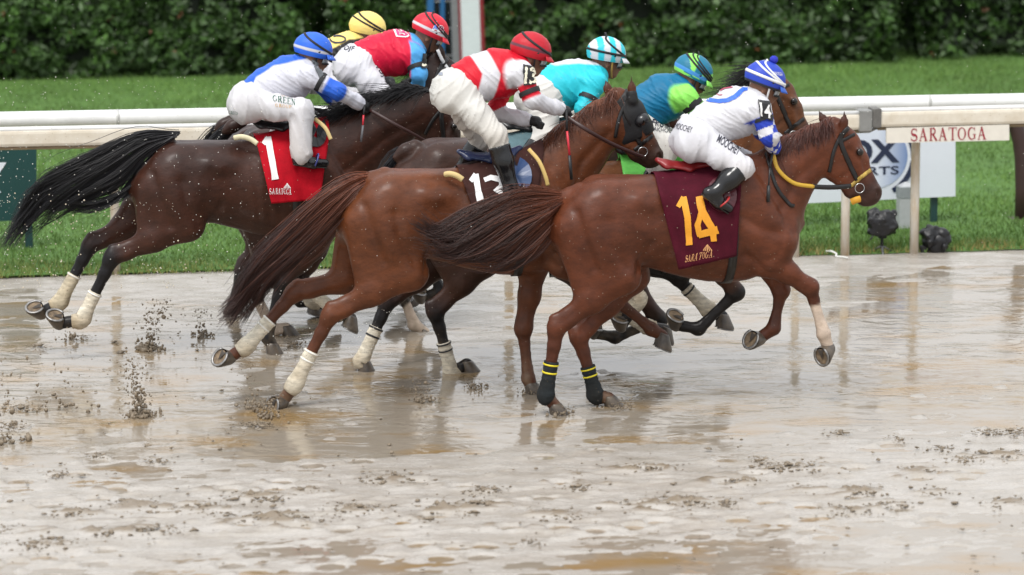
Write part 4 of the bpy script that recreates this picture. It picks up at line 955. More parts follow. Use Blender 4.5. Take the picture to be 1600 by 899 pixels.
def tail(H, guides, n, k, spread, seed, cols, r0=.0036, wig=.017, tipvar=.45):
    """guides: curves of (px, py, v)"""
    G = [[H.L.P(*p) for p in g] for g in guides]; P = strand_sheet(G, n, k, spread, seed, wig, tipvar)
    r = np.random.default_rng(seed + 1); t = np.linspace(0, 1, k)[None, :, None]; mix = np.clip(t * 1.5 - .15 + r.normal(0, .15, (n, 1, 1)), 0, 1)
    cc = np.asarray(cols[0]) * (1 - mix) + np.asarray(cols[1]) * mix; cc = cc * r.uniform(.55, 1.4, (n, 1, 1))
    hair('tail', P, r.uniform(.5, 1.2, n) * r0, .0008, cc, hair_m, H.e)

def cloth(H, quad, color, name='saddle_cloth', trim=None, nb=30, na=30):
    """quad: top back, top front, bottom front, bottom back on the near side"""
    A, Bq, Cq, D = [np.array(q, float) for q in quad]; L = H.L; G = np.zeros((na, nb, 3)); rr = np.random.default_rng(3)
    for i in range(na):
        a = i / (na - 1); vmin = 0
        for j in range(nb):
            b = j / (nb - 1); p = (A * (1 - a) + Bq * a) * (1 - b) + (D * (1 - a) + Cq * a) * b
            q = L.P(p[0], p[1], -.25); h = L.hit(H.bvh, p[0], p[1], .012)
            if h is None or h[1] > -.02 + vmin * .0: h = np.array([q[0], -.04 if j == 0 else vmin, q[2]])
            vv = min(h[1], vmin); vmin = vv
            q = L.P(p[0], p[1], vv)
            G[i, j] = q
    G[:, :, 1] -= .004 + .020 * np.abs(vnoise(np.stack([G[..., 0] * 9 + G[..., 2] * 5, G[..., 2] * 3, 0 * G[..., 0]], -1), 2)) * np.linspace(.2, 1, nb)[None]
    far = G[:, ::-1] * [1, -1, 1]; far = far[:, :]
    # over the spine
    ridge = []
    for i in range(na):
        u = G[i, 0, 0]; l, n_, ii, d = H.bvh.ray_cast(Vector((u, 0, 3)), Vector((0, 0, -1))); zt = (l.z if l else G[i, 0, 2]) + .014
        v0 = G[i, 0, 1]; z0 = G[i, 0, 2]; ridge.append([[u, v0 * .6, z0 + (zt - z0) * .65], [u, 0, zt], [u, -v0 * .6, z0 + (zt - z0) * .65]])
    R = np.array(ridge); full = np.concatenate([far[:, :-0 or None][:, :nb], R[:, ::-1], G], 1)
    k = full.shape[1]; I = np.arange(na * k).reshape(na, k); Q = np.stack([I[:-1, :-1], I[:-1, 1:], I[1:, 1:], I[1:, :-1]], -1).reshape(-1, 4)
    o = mesh_np(name, full.reshape(-1, 3), Q, mat('saddle_cloth_fabric', attr=True, rough=.8, spec=.15, noise=.25, nscale=10, bump=.25, bscale=160, flecks=(34., .10, .7, (.30, .24, .17))), H.e, np.asarray(color))
    sm = o.modifiers.new('thickness', 'SOLIDIFY'); sm.thickness = .005; sm.offset = 1
    H.cloth_bvh = bvh_of(full.reshape(-1, 3), Q); H.cloth = o
    return o
def girth(H, u, m=None, wd=.055):
    zt, zb_, wd_ = [float(x) for x in H.prof(u)]; zc = (zt + zb_) / 2 + H.dz; pts = []
    for t in np.linspace(0, 2 * math.pi, 40, endpoint=False):
        d = Vector((0, math.sin(t), math.cos(t))); l, n, i, ds = H.bvh.ray_cast(Vector((u, 0, zc)) + d * 1.0, -d)
        pts.append((np.array(l) if l else np.array([u, math.sin(t) * wd_, zc + math.cos(t) * (zt - zb_) / 2])) + np.array([0, math.sin(t), math.cos(t)]) * .006)
    mb = MB(); V = []; Fc = []
    for p in pts: V += [p + [-wd / 2, 0, 0], p + [wd / 2, 0, 0]]
    k = len(pts); Fc = [(2 * i, 2 * i + 1, 2 * ((i + 1) % k) + 1, 2 * ((i + 1) % k)) for i in range(k)]
    o = mesh_np('girth', np.array(V), Fc, m or leather_m, H.e); s_ = o.modifiers.new('thickness', 'SOLIDIFY'); s_.thickness = .006; s_.offset = 0
def saddle(H, ctr, m, flap=None, flap_m=None, ln=.20):
    """a small racing saddle: seat with raised cantle and pommel, and two rounded flaps"""
    L = H.L; c = L.P(ctr[0], ctr[1], 0.); l, n, i, d = H.bvh.ray_cast(Vector((c[0], 0, 3)), Vector((0, 0, -1))); z = l.z + .02 if l else c[2]
    B = Body(); B.chain([(c[0] - ln, 0, z + .055), (c[0] - ln * .75, 0, z + .03), (c[0], 0, z + .012), (c[0] + ln * .7, 0, z + .035), (c[0] + ln, 0, z + .07)], [.018, .024, .028, .028, .020], [1.9, 2.7, 2.4, 1.8, 1.2], .03)
    V, Q = B.mesh(.011); V[:, 2] -= .9 * V[:, 1] ** 2 / .3; s_ = mesh_np('saddle', V, Q, m, H.e)
    if flap:
        (fx, fy, rx, ry) = flap; fm = flap_m or m
        geo = POLY(arc(0, 0, 1, 1, 0, 340, 18)); bv = H.cloth_bvh if hasattr(H, 'cloth_bvh') else H.bvh
        V = [(0, 0)] + [(r_ * math.cos(t), r_ * math.sin(t)) for r_ in (.5, 1) for t in np.linspace(0, 2 * math.pi, 20, endpoint=False)]
        Fc = [(0, 1 + (j + 1) % 20, 1 + j) for j in range(20)] + [(1 + j, 1 + (j + 1) % 20, 21 + (j + 1) % 20, 21 + j) for j in range(20)]
        o = decal('saddle_flap', L, bv, (np.array(V), Fc), (fx, fy), (rx, 0), (0, -ry), fm, s_, .016, 30, single=True)
        if o: q = o.modifiers.new('thickness', 'SOLIDIFY'); q.thickness = .008; q.offset = 0
    return s_

CH = dict(base=(.130, .040, .017), dark=(.045, .014, .008), muzzle=(.022, .014, .012), top=.15, low=.12)
CHR, CHD = (.17, .048, .020), (.030, .010, .007)
WRAP_W = (.70, .64, .52); INK = (.015, .015, .017)
def wraps(H, key, t0, col, bands, bcol, end=.42, r=(.046, .045, .044, .046, .060, .049)):
    a, kn, ft, cor, hp = H.legs[key]; P = [kn + (ft - kn) * t for t in np.linspace(t0, .82, 4)] + [ft, ft + (cor - ft) * end]
    wrap(H.e, P, np.array(r) * (1.04 if key[1] == 'H' else 1.), col, bands, bcol)

# ---- number 14, the leading chestnut nearest the camera
L14 = Lane(24.33, 1050, 600)
H14 = horse('bright chestnut race horse wearing the maroon number 14 cloth, leading at right', L14, (866, 345),
    dict(NF=([(1200, 410), (1266, 450), (1287, 521), (1290, 552)], -78, False), FF=([(1205, 415), (1220, 455), (1209, 513), (1180, 531)], -118, False),
         NH=([(930, 335), (972, 430), (870, 512), (853, 618), (872, 640)], 0, True), FH=([(945, 335), (985, 430), (905, 527), (931, 618), (957, 630)], 4, True)),
    [(1205, 300, .235), (1236, 262, .18), (1278, 232, .145)], (1306, 199), (1366, 304), [((1318, 205), (1320, 172), -.055), ((1293, 200), (1279, 171), .075)],
    dict(CH, base=(.106, .028, .0105), socks=dict(NF=.10)), dock=[(905, 297), (886, 306), (872, 309)])
wraps(H14, 'NH', .50, (.022, .027, .030), (.08, .30), (.75, .62, .02)); wraps(H14, 'FH', .50, (.022, .027, .030), (.08, .30), (.75, .62, .02))
cloth14 = cloth(H14, [(1022, 272), (1160, 262), (1150, 400), (1060, 421)], srgb(72, 14, 30))
saddle(H14, (1075, 268), mat('saddle_red', (.22, .012, .014), .35), (1128, 305, 24, 27), mat('flap_maroon', (.09, .012, .02), .3))
girth(H14, H14.tp(1.12, 0, 0)[0])
H14.noseband = mat('gold_braid', (.45, .30, .06), .5, noise=.6, nscale=60)
bridle(H14)
strap(H14, [(1197, 240), (1212, 290), (1232, 318), (1240, 322)], .012, .006, None, 'breastplate', False)
free_strap(H14, [(1208, 240), (1216, 265), (1240, 286), (1272, 292)], [-.12, -.16, -.15, -.12], .013, mat('yellow_rein_grip', (.55, .33, .03), .5), 'rein_grip', .5)
free_strap(H14, [(1270, 292), (1300, 293), (1330, 291)], [-.12, -.11, -.10], .016, None, 'rein', .4)
free_strap(H14, [(1330, 316), (1337, 313), (1344, 311)], [-.05, -.06, -.05], .022, mat('tongue_tie', (.62, .30, .02), .6), 'tongue_tie', .5)
mane(H14, 800, .28, .97, .13, 14, [(.13, .038, .02), (.06, .018, .012)], side=.8)
tail(H14, [[(893, 304, .0), (850, 304, -.04), (800, 308, -.08), (740, 335, -.1), (690, 365, -.1), (648, 340, -.1)], [(893, 307, -.02), (850, 316, -.07), (800, 330, -.12), (745, 366, -.13), (700, 385, -.12), (655, 372, -.1)],
     [(890, 312, -.0), (862, 330, -.06), (822, 358, -.1), (775, 392, -.12), (730, 398, -.1), (690, 392, -.1)], [(886, 318, .02), (868, 352, -.02), (838, 392, -.04), (800, 415, -.08), (770, 420, -.08), (740, 412, -.08)]], 2000, 14, .018, 21, [CHR, CHD], .0026, .03)

# ---- number 13, chestnut in a black hood
L13 = Lane(24.85, 730, 600)
H13 = horse('chestnut race horse in a black blinker hood with the brown number 13 cloth', L13, (538, 335),
    dict(NH=([(600, 325), (640, 425), (516, 493), (461, 600), (434, 632)], -102, False), FH=([(608, 320), (610, 420), (460, 458), (384, 542), (351, 560)], -128, False),
         FF=([(832, 420), (817, 515), (826, 592), (834, 606)], 0, True), NF=([(880, 412), (958, 466), (1018, 514), (1036, 534)], -24, False)),
    [(862, 285, .23), (900, 238, .185), (944, 194, .15)], (970, 152), (1026, 246), [((988, 156), (986, 117), -.05), ((953, 150), (945, 124), .075)],
    dict(CH, base=(.122, .036, .0120), low=.2, socks={}), dock=[(600, 272), (578, 280), (560, 288)])
wraps(H13, 'NH', .52, WRAP_W, (.03, .26), (.78, .76, .70)); wraps(H13, 'FH', .50, WRAP_W, (.03, .26), (.78, .76, .70))
cloth13 = cloth(H13, [(715, 262), (850, 232), (838, 330), (745, 345)], srgb(62, 38, 34))
saddle(H13, (765, 258), mat('saddle_navy', (.015, .025, .07), .3), (806, 276, 25, 28), mat('flap_blue', (.035, .07, .17), .3))
girth(H13, H13.tp(1.12, 0, 0)[0])
free_strap(H13, [(696, 273), (704, 272), (714, 275), (723, 281)], [-.20, -.235, -.255, -.265], .020, mat('foam_pad', (.58, .44, .20), .8), 'foam_pad', .9)
free_strap(H13, [(826, 233), (842, 252), (852, 275), (856, 290)], [-.22, -.27, -.29, -.29], .013, mat('pad_edge', (.60, .42, .14), .7), 'pad_edge', .4)
# blinker hood: a cloth shell over the face
HBd = Body()
for a, b, ra, rb, ls, k in H13.HB[:3] + H13.HB[4:5]: HBd.cap(a, b, ra + .011, rb + .011, ls * 1.06, k)
for a, b in H13.ears: HBd.cap(a, a * .75 + b * .25, .04, .034, .8, .02)
def hood_post(Fd, X, Y, Z):
    a = ((X - H13.p0[0]) * H13.e1[0] + (Z - H13.p0[2]) * H13.e1[2]) / H13.Ln; b = ((X - H13.p0[0]) * H13.e2[0] + (Z - H13.p0[2]) * H13.e2[2]) / H13.Ln
    cut = np.maximum(a - (.64 - .1 * b), -(a - b * .30 + .03)) * H13.Ln; cut = np.maximum(cut, (b - .44) * H13.Ln)
    eye = np.sqrt((a - .42) ** 2 + (b + .09) ** 2) * H13.Ln - .016
    return np.maximum(np.maximum(Fd, cut), np.where(np.abs(Y) > .05, -eye, -1.))
Vh, Qh = HBd.mesh(.009, 0, hood_post); hood = mesh_np('blinker_hood', Vh, Qh, mat('hood_black', (.008, .008, .009), .55, bump=.2, bscale=120), H13.e)
for sd in (-1, 1):                           # half cups that shade the eyes
    mb = MB(); V = []; c = H13.hd(.40, -.075, sd * .135 * H13.Ln)
    for i, a in enumerate(np.linspace(0, 1, 7)):
        for t in np.linspace(-2.4, 2.4, 12):
            r_ = .046 * math.cos(a * 1.45); V.append(c + H13.e1 * (-r_ * math.cos(t) + .006) + H13.e2 * r_ * math.sin(t) * 1.15 + np.array([0, sd * .045 * math.sin(a * 1.3), 0]))
    mb.add(V, [(i * 12 + j, i * 12 + j + 1, (i + 1) * 12 + j + 1, (i + 1) * 12 + j) for i in range(6) for j in range(11)]).build('blinker_cup', mat('cup_black', (.012, .012, .014), .25), hood)
bridle(H13)
free_strap(H13, [(884, 182), (915, 202), (950, 222), (990, 240), (1006, 246)], [-.12, -.20, -.16, -.12, -.1], .013, brown_leather, 'rein', .4)
mane(H13, 750, .25, .97, .12, 15, [(.17, .055, .022), (.10, .03, .014)], side=.75)
tail(H13, [[(592, 274, .0), (560, 279, -.03), (510, 308, -.06), (450, 362, -.06), (395, 420, -.04), (372, 470, 0), (342, 497, 0)], [(592, 277, -.02), (565, 292, -.06), (525, 330, -.08), (470, 385, -.08), (415, 432, -.06), (385, 475, -.0), (362, 500, .0)],
     [(588, 280, 0), (562, 305, -.02), (535, 345, -.04), (490, 392, -.05), (440, 425, -.04), (405, 470, -.0), (400, 505, 0)]], 2000, 15, .015, 22, [CHR, CHD], .0026, .03)

# ---- number 1, dark bay at the left
L1 = Lane(26.75, 370, 560)
BAY1 = dict(base=(.050, .0165, .0088), dark=(.012, .0065, .0055), points=(.007, .006, .007), muzzle=(.012, .01, .01), top=.55, low=.0)
H1 = horse('dark bay race horse wearing the red number 1 cloth, trailing at left', L1, (212, 285),
    dict(NH=([(268, 275), (292, 350), (176, 402), (128, 500), (88, 500)], 172, False), FH=([(275, 270), (235, 335), (142, 383), (93, 473), (58, 486)], -168, False),
         NF=([(488, 385), (440, 440), (418, 528), (428, 548)], -8, False), FF=([(490, 390), (465, 435), (527, 490), (548, 505)], -30, False)),
    [(545, 235, .235), (602, 198, .18), (655, 172, .14)], (690, 158), (712, 258), [((692, 152), (676, 138), -.06), ((690, 150), (684, 132), .07)],
    BAY1, s=.985, dock=[(262, 216), (245, 224), (228, 234)])
wraps(H1, 'NH', .56, WRAP_W, (.06,), (.8, .79, .76)); wraps(H1, 'FH', .52, (.60, .52, .38), (.04,), (.75, .72, .66)); wraps(H1, 'FF', .25, WRAP_W, (.12, .9), INK)
H1c = cloth(H1, [(398, 212), (515, 206), (500, 312), (424, 318)], srgb(176, 14, 32))
saddle(H1, (440, 205), mat('saddle_black', (.008, .008, .009), .3), (494, 205, 16, 26), mat('saddle_black'))
girth(H1, H1.tp(1.10, 0, 0)[0])
free_strap(H1, [(366, 216), (378, 214), (392, 218), (402, 225)], [-.16, -.20, -.22, -.24], .019, mat('pad_cream', (.66, .60, .40), .7), 'foam_pad', .6)
free_strap(H1, [(489, 330), (489, 350), (480, 366)], [-.27, -.26, -.22], .012, mat('girth_edge', (.55, .52, .5), .6), 'girth_strap', .4)
free_strap(H1, [(492, 186), (508, 200), (517, 218)], [-.17, -.25, -.28], .014, mat('foam_pad'), 'pad_edge', .5)
bridle(H1, m=leather_m)
free_strap(H1, [(578, 172), (620, 196), (660, 218), (694, 240)], [-.12, -.2, -.16, -.1], .012, brown_leather, 'rein', .4)
for dx in (0, 8): free_strap(H1, [(700 + dx, 234), (690 + dx, 254)], [-.12, -.12], .007, steel_m, 'bit_bar', .6)
mane(H1, 800, .2, .95, .17, 16, [(.010, .009, .010), (.006, .005, .006)], sweep=(-.5, 0, .12), side=.55, lift=.25)
tail(H1, [[(280, 208, 0), (222, 210, -.03), (160, 240, -.06), (110, 265, -.06), (62, 295, -.04), (30, 345, 0), (4, 392, 0)], [(276, 212, -.04), (220, 224, -.07), (165, 258, -.08), (118, 285, -.07), (75, 315, -.04), (42, 352, 0), (12, 380, 0)],
     [(270, 216, -.06), (224, 248, -.06), (195, 285, -.05), (165, 300, -.05), (128, 312, -.04), (92, 318, -.02), (60, 335, 0)], [(252, 224, .02), (222, 268, 0), (205, 300, -.02), (180, 318, -.03), (150, 325, -.03), (128, 328, -.03), (108, 322, -.03)]], 2000, 15, .015, 23, [(.009, .008, .010), (.006, .006, .008)], .0026, .028)

# ---- number 12 behind, lime green cloth
L12 = Lane(25.38, 990, 570, -1)
BAY = dict(base=(.140, .050, .018), dark=(.06, .024, .014), points=(.009, .007, .007), muzzle=(.012, .01, .01), top=.2, low=.3)
H12 = horse('bay race horse with a lime green cloth, mostly hidden behind the number 14 horse', L12, (790, 322),
    dict(NF=([(1112, 405), (1150, 458), (1092, 514), (1054, 501)], 158, False), FF=([(1100, 400), (1060, 430), (1010, 420), (985, 410)], 170, False),
         NH=([(850, 315), (925, 405), (978, 408), (998, 468), (968, 503)], 165, False), FH=([(858, 315), (940, 400), (1042, 420), (1108, 485), (1131, 503)], -12, False)),
    [(1128, 270, .235), (1165, 215, .185), (1194, 160, .15)], (1206, 122), (1262, 222), [((1212, 125), (1205, 92), -.055), ((1196, 122), (1184, 98), .07)], BAY, dock=[(815, 285), (800, 292), (785, 300)])
wraps(H12, 'FH', .45, WRAP_W, (.12,), INK); wraps(H12, 'NH', .3, WRAP_W, (), INK)
cloth(H12, [(968, 240), (1082, 224), (1070, 330), (985, 350)], srgb(105, 190, 90)); saddle(H12, (1005, 232), mat('saddle_black')); girth(H12, H12.tp(1.1, 0, 0)[0]); bridle(H12)
mane(H12, 330, .3, .95, .14, 17, [(.010, .009, .010), (.006, .005, .006)], sweep=(-.6, 0, .2), side=.5, lift=.3)
tail(H12, [[(815, 286, 0), (770, 300, 0), (720, 330, 0), (680, 370, 0)], [(812, 292, 0), (775, 320, 0), (735, 355, 0), (700, 385, 0)]], 160, 10, .014, 24, [(.009, .008, .01), (.006, .006, .008)])

# ---- dark bay behind the number 13 horse
LT = Lane(25.90, 800, 560, 5)
BAYT = dict(base=(.048, .018, .010), dark=(.016, .009, .007), points=(.007, .006, .007), muzzle=(.012, .01, .01), top=.5, low=.1)
HT = horse('dark bay race horse with pale hind bandages, hidden behind the number 13 horse', LT, (612, 285),
    dict(NH=([(690, 290), (755, 405), (680, 486), (706, 584), (734, 600)], 2, True), FH=([(680, 290), (690, 405), (606, 472), (564, 566), (572, 590)], -10, True),
         NF=([(880, 415), (945, 478), (1012, 511), (1040, 524)], -25, False), FF=([(962, 415), (1030, 500), (962, 527), (927, 514)], 150, False)),
    [(930, 262, .23), (975, 215, .18), (1010, 185, .145)], (1035, 172), (1080, 262), [((1036, 170), (1030, 145), -.055), ((1030, 170), (1020, 148), .07)], BAYT, dock=[(648, 228), (632, 236), (618, 246)])
wraps(HT, 'NH', .50, WRAP_W, (.03, .22), INK); wraps(HT, 'FH', .42, WRAP_W, (.03, .22), INK); wraps(HT, 'NF', .45, WRAP_W, (), INK)
cloth(HT, [(778, 215), (900, 205), (890, 310), (795, 325)], srgb(92, 116, 122)); saddle(HT, (825, 205), mat('saddle_black')); girth(HT, HT.tp(1.1, 0, 0)[0]); bridle(HT)
mane(HT, 160, .3, .95, .12, 18, [(.010, .009, .010), (.006, .005, .006)], side=.6)
tail(HT, [[(648, 228, 0), (610, 245, .05), (580, 300, .08), (575, 360, .1)], [(645, 232, 0), (618, 260, .05), (596, 310, .08), (592, 370, .1)]], 160, 10, .012, 25, [(.009, .008, .01), (.006, .006, .008)])

# ---- number 5, dark brown, behind the number 1 horse
L5 = Lane(27.45, 540, 540)
BR5 = dict(base=(.046, .018, .011), dark=(.014, .008, .007), points=(.008, .007, .008), muzzle=(.010, .009, .009), top=.5, low=.1, socks=dict(NF=.12, NH=.17))
H5 = horse('dark brown race horse with a green cloth, behind the number 1 horse', L5, (345, 258),
    dict(NH=([(405, 262), (440, 365), (389, 440), (426, 516), (452, 533)], 4, True), FH=([(410, 265), (440, 370), (450, 428), (488, 470), (520, 488)], -20, False),
         NF=([(618, 372), (625, 452), (648, 508), (664, 528)], -28, False), FF=([(615, 372), (672, 420), (690, 455), (655, 460)], 165, False)),
    [(655, 205, .225), (668, 165, .18), (676, 125, .14)], (684, 92), (738, 178), [((690, 92), (686, 66), -.05), ((678, 90), (668, 70), .07)], BR5, s=.97, dock=[(378, 190), (362, 198), (350, 206)])
wraps(H5, 'FH', .2, WRAP_W, (.15,), INK); cloth(H5, [(505, 186), (625, 178), (628, 275), (520, 290)], srgb(20, 112, 70)); saddle(H5, (560, 176), mat('saddle_black')); girth(H5, H5.tp(1.1, 0, 0)[0]); bridle(H5)
strap(H5, [(684, 78), (692, 96), (702, 112)], .012, .006, mat('sheepskin_trim', (.6, .6, .6), .8), 'noseband_trim', False)
mane(H5, 220, .3, .95, .14, 19, [(.010, .009, .010), (.006, .005, .006)], sweep=(-.4, 0, 0), side=.6)
tail(H5, [[(378, 190, 0), (345, 205, .05), (310, 250, .1), (290, 320, .1)], [(375, 196, 0), (350, 220, .05), (322, 265, .1), (305, 330, .1)]], 140, 10, .012, 26, [(.009, .008, .01), (.006, .006, .008)])

# ---- the farthest horse, carrying the rider in yellow and black
LD = Lane(28.15, 500, 520)
HD_ = horse('dark brown race horse farthest from the camera, only glimpsed between the others', LD, (330, 256),
    dict(NH=([(388, 258), (420, 350), (400, 425), (470, 470), (492, 482)], -15, False), FH=([(392, 258), (430, 352), (380, 420), (360, 490), (380, 500)], 0, False),
         NF=([(596, 362), (655, 405), (640, 455), (618, 462)], -150, False), FF=([(596, 362), (648, 395), (655, 452), (640, 470)], -140, False)),
    [(618, 215, .225), (640, 178, .18), (655, 150, .14)], (664, 130), (708, 215), [((668, 128), (664, 112), -.05), ((660, 126), (652, 112), .07)], dict(BR5, socks={}), s=.97, dock=[(362, 188), (348, 196), (338, 204)], res=.018)
cloth(HD_, [(485, 190), (600, 184), (600, 270), (500, 285)], srgb(20, 20, 22)); saddle(HD_, (530, 182), mat('saddle_black')); girth(HD_, HD_.tp(1.1, 0, 0)[0]); bridle(HD_)
mane(HD_, 140, .3, .95, .12, 20, [(.010, .009, .010), (.006, .005, .006)], side=.6)
tail(HD_, [[(362, 188, 0), (330, 205, .05), (300, 250, .1), (285, 320, .1)], [(360, 194, 0), (335, 220, .05), (312, 265, .1), (300, 330, .1)]], 120, 10, .012, 27, [(.009, .008, .01), (.006, .006, .008)])

# ---- cloth numbers and prints
amber = mat('print_amber', (.72, .30, .012), .6); prw = mat('print_white', (.80, .79, .78), .6); prg = mat('print_peach', (.62, .30, .12), .6)
def seg(*P): return [tuple(p) for p in P]
def numeral(name, L, bv, px_strokes, m, parent, wid, off=.011):
    V, Fc = stroke_geo([(p, w_) for p, w_ in px_strokes], 1); P, Fc = refine(V, Fc, 5.); return decal(name, L, bv, (P, Fc), (0, 0), (1, 0), (0, 1), m, parent, off, 5.)
# 14
bvq = H14.cloth_bvh
numeral('number', L14, bvq, [([(1067, 309), (1074, 340), (1077, 383)], [10, 10.5, 10]), ([(1068, 310), (1059, 324)], [9, 7])], amber, cloth14, 1)
numeral('number', L14, bvq, [([(1092, 308), (1096, 330), (1113, 358), (1115, 377)], [10, 12, 11, 10]), ([(1096, 328), (1089, 352), (1093, 369)], [9, 9, 9]), ([(1090, 367), (1121, 359)], [10, 12])], amber, cloth14, 1, .0125)
def crest(L, bv, o, ex, ey, m, parent):
    decal('lettering', L, bv, serif_geo('SARATOGA'), o, ex, ey, m, parent, .0135, 4)
    c = np.array(o) + .8 * np.array(ex) + 1.05 * np.array(ey); w_ = np.linalg.norm(ex) * .17
    fan = [([(0, .9), (math.sin(a) * .95, -.05)], .14) for a in (-.9, -.45, 0, .45, .9)]; fan = [([(0, 1.0), (a * .9, 0)], [.05, .22]) for a in (-1, -.5, 0, .5, 1)]
    decal('crest', L, bv, stroke_geo(fan, .1), c, (w_, 0), (0, -w_ * 1.4), m, parent, .011, 5)
crest(L14, bvq, (1069, 410), (42, -8), (2, -11), prg, cloth14)
# 1
bvq = H1.cloth_bvh
numeral('number', L1, bvq, [([(419, 216), (423, 240), (430, 281)], [10, 10, 11]), ([(420, 217), (412, 227)], [9, 7])], prw, H1c, 1)
crest(L1, bvq, (421, 303), (34, 1), (0, -9), prw, H1c)
# 13
bvq = H13.cloth_bvh
numeral('number', L13, bvq, [([(743, 274), (748, 305), (756, 340)], [10, 10, 9]), ([(744, 275), (735, 285)], [9, 7])], prw, cloth13, 1)
numeral('number', L13, bvq, [([(757, 283), (767, 279), (782, 282), (784, 292), (774, 298), (786, 303), (790, 315), (782, 325)], [7, 8, 10, 10, 8, 10, 10, 8])], prw, cloth13, 1)
# ------------------------------------------------------------------ jockeys
silk_m = mat('wet_silk', attr=True, rough=.5, spec=.25, noise=.10, nscale=14, bump=.15, bscale=60, flecks=(30., .07, .82, (.28, .22, .16)))
pants_m = mat('white_breeches', attr=True, rough=.55, spec=.25, noise=.10, nscale=9, bump=.15, bscale=70, flecks=(34., .08, .8, (.30, .23, .16)))
skin_m = mat('skin', attr=True, rough=.5, spec=.4)
boot_m = mat('black_boot', (.008, .008, .009), .16, bump=.06, bscale=24); glove_m = mat('black_glove', (.010, .010, .011), .6, bump=.3, bscale=90)
helmet_m = mat('cap_cloth', attr=True, rough=.5, spec=.4, bump=.06, bscale=60); elastic_m = mat('black_elastic', (.008, .008, .009), .6)
lens_m = mat('goggle_lens', (.35, .38, .40), .08, spec=.8); plate_m = mat('arm_plate', (.012, .012, .014), .4)
WHITE = np.array([.60, .595, .625]); CREAM = np.array([.58, .565, .53])

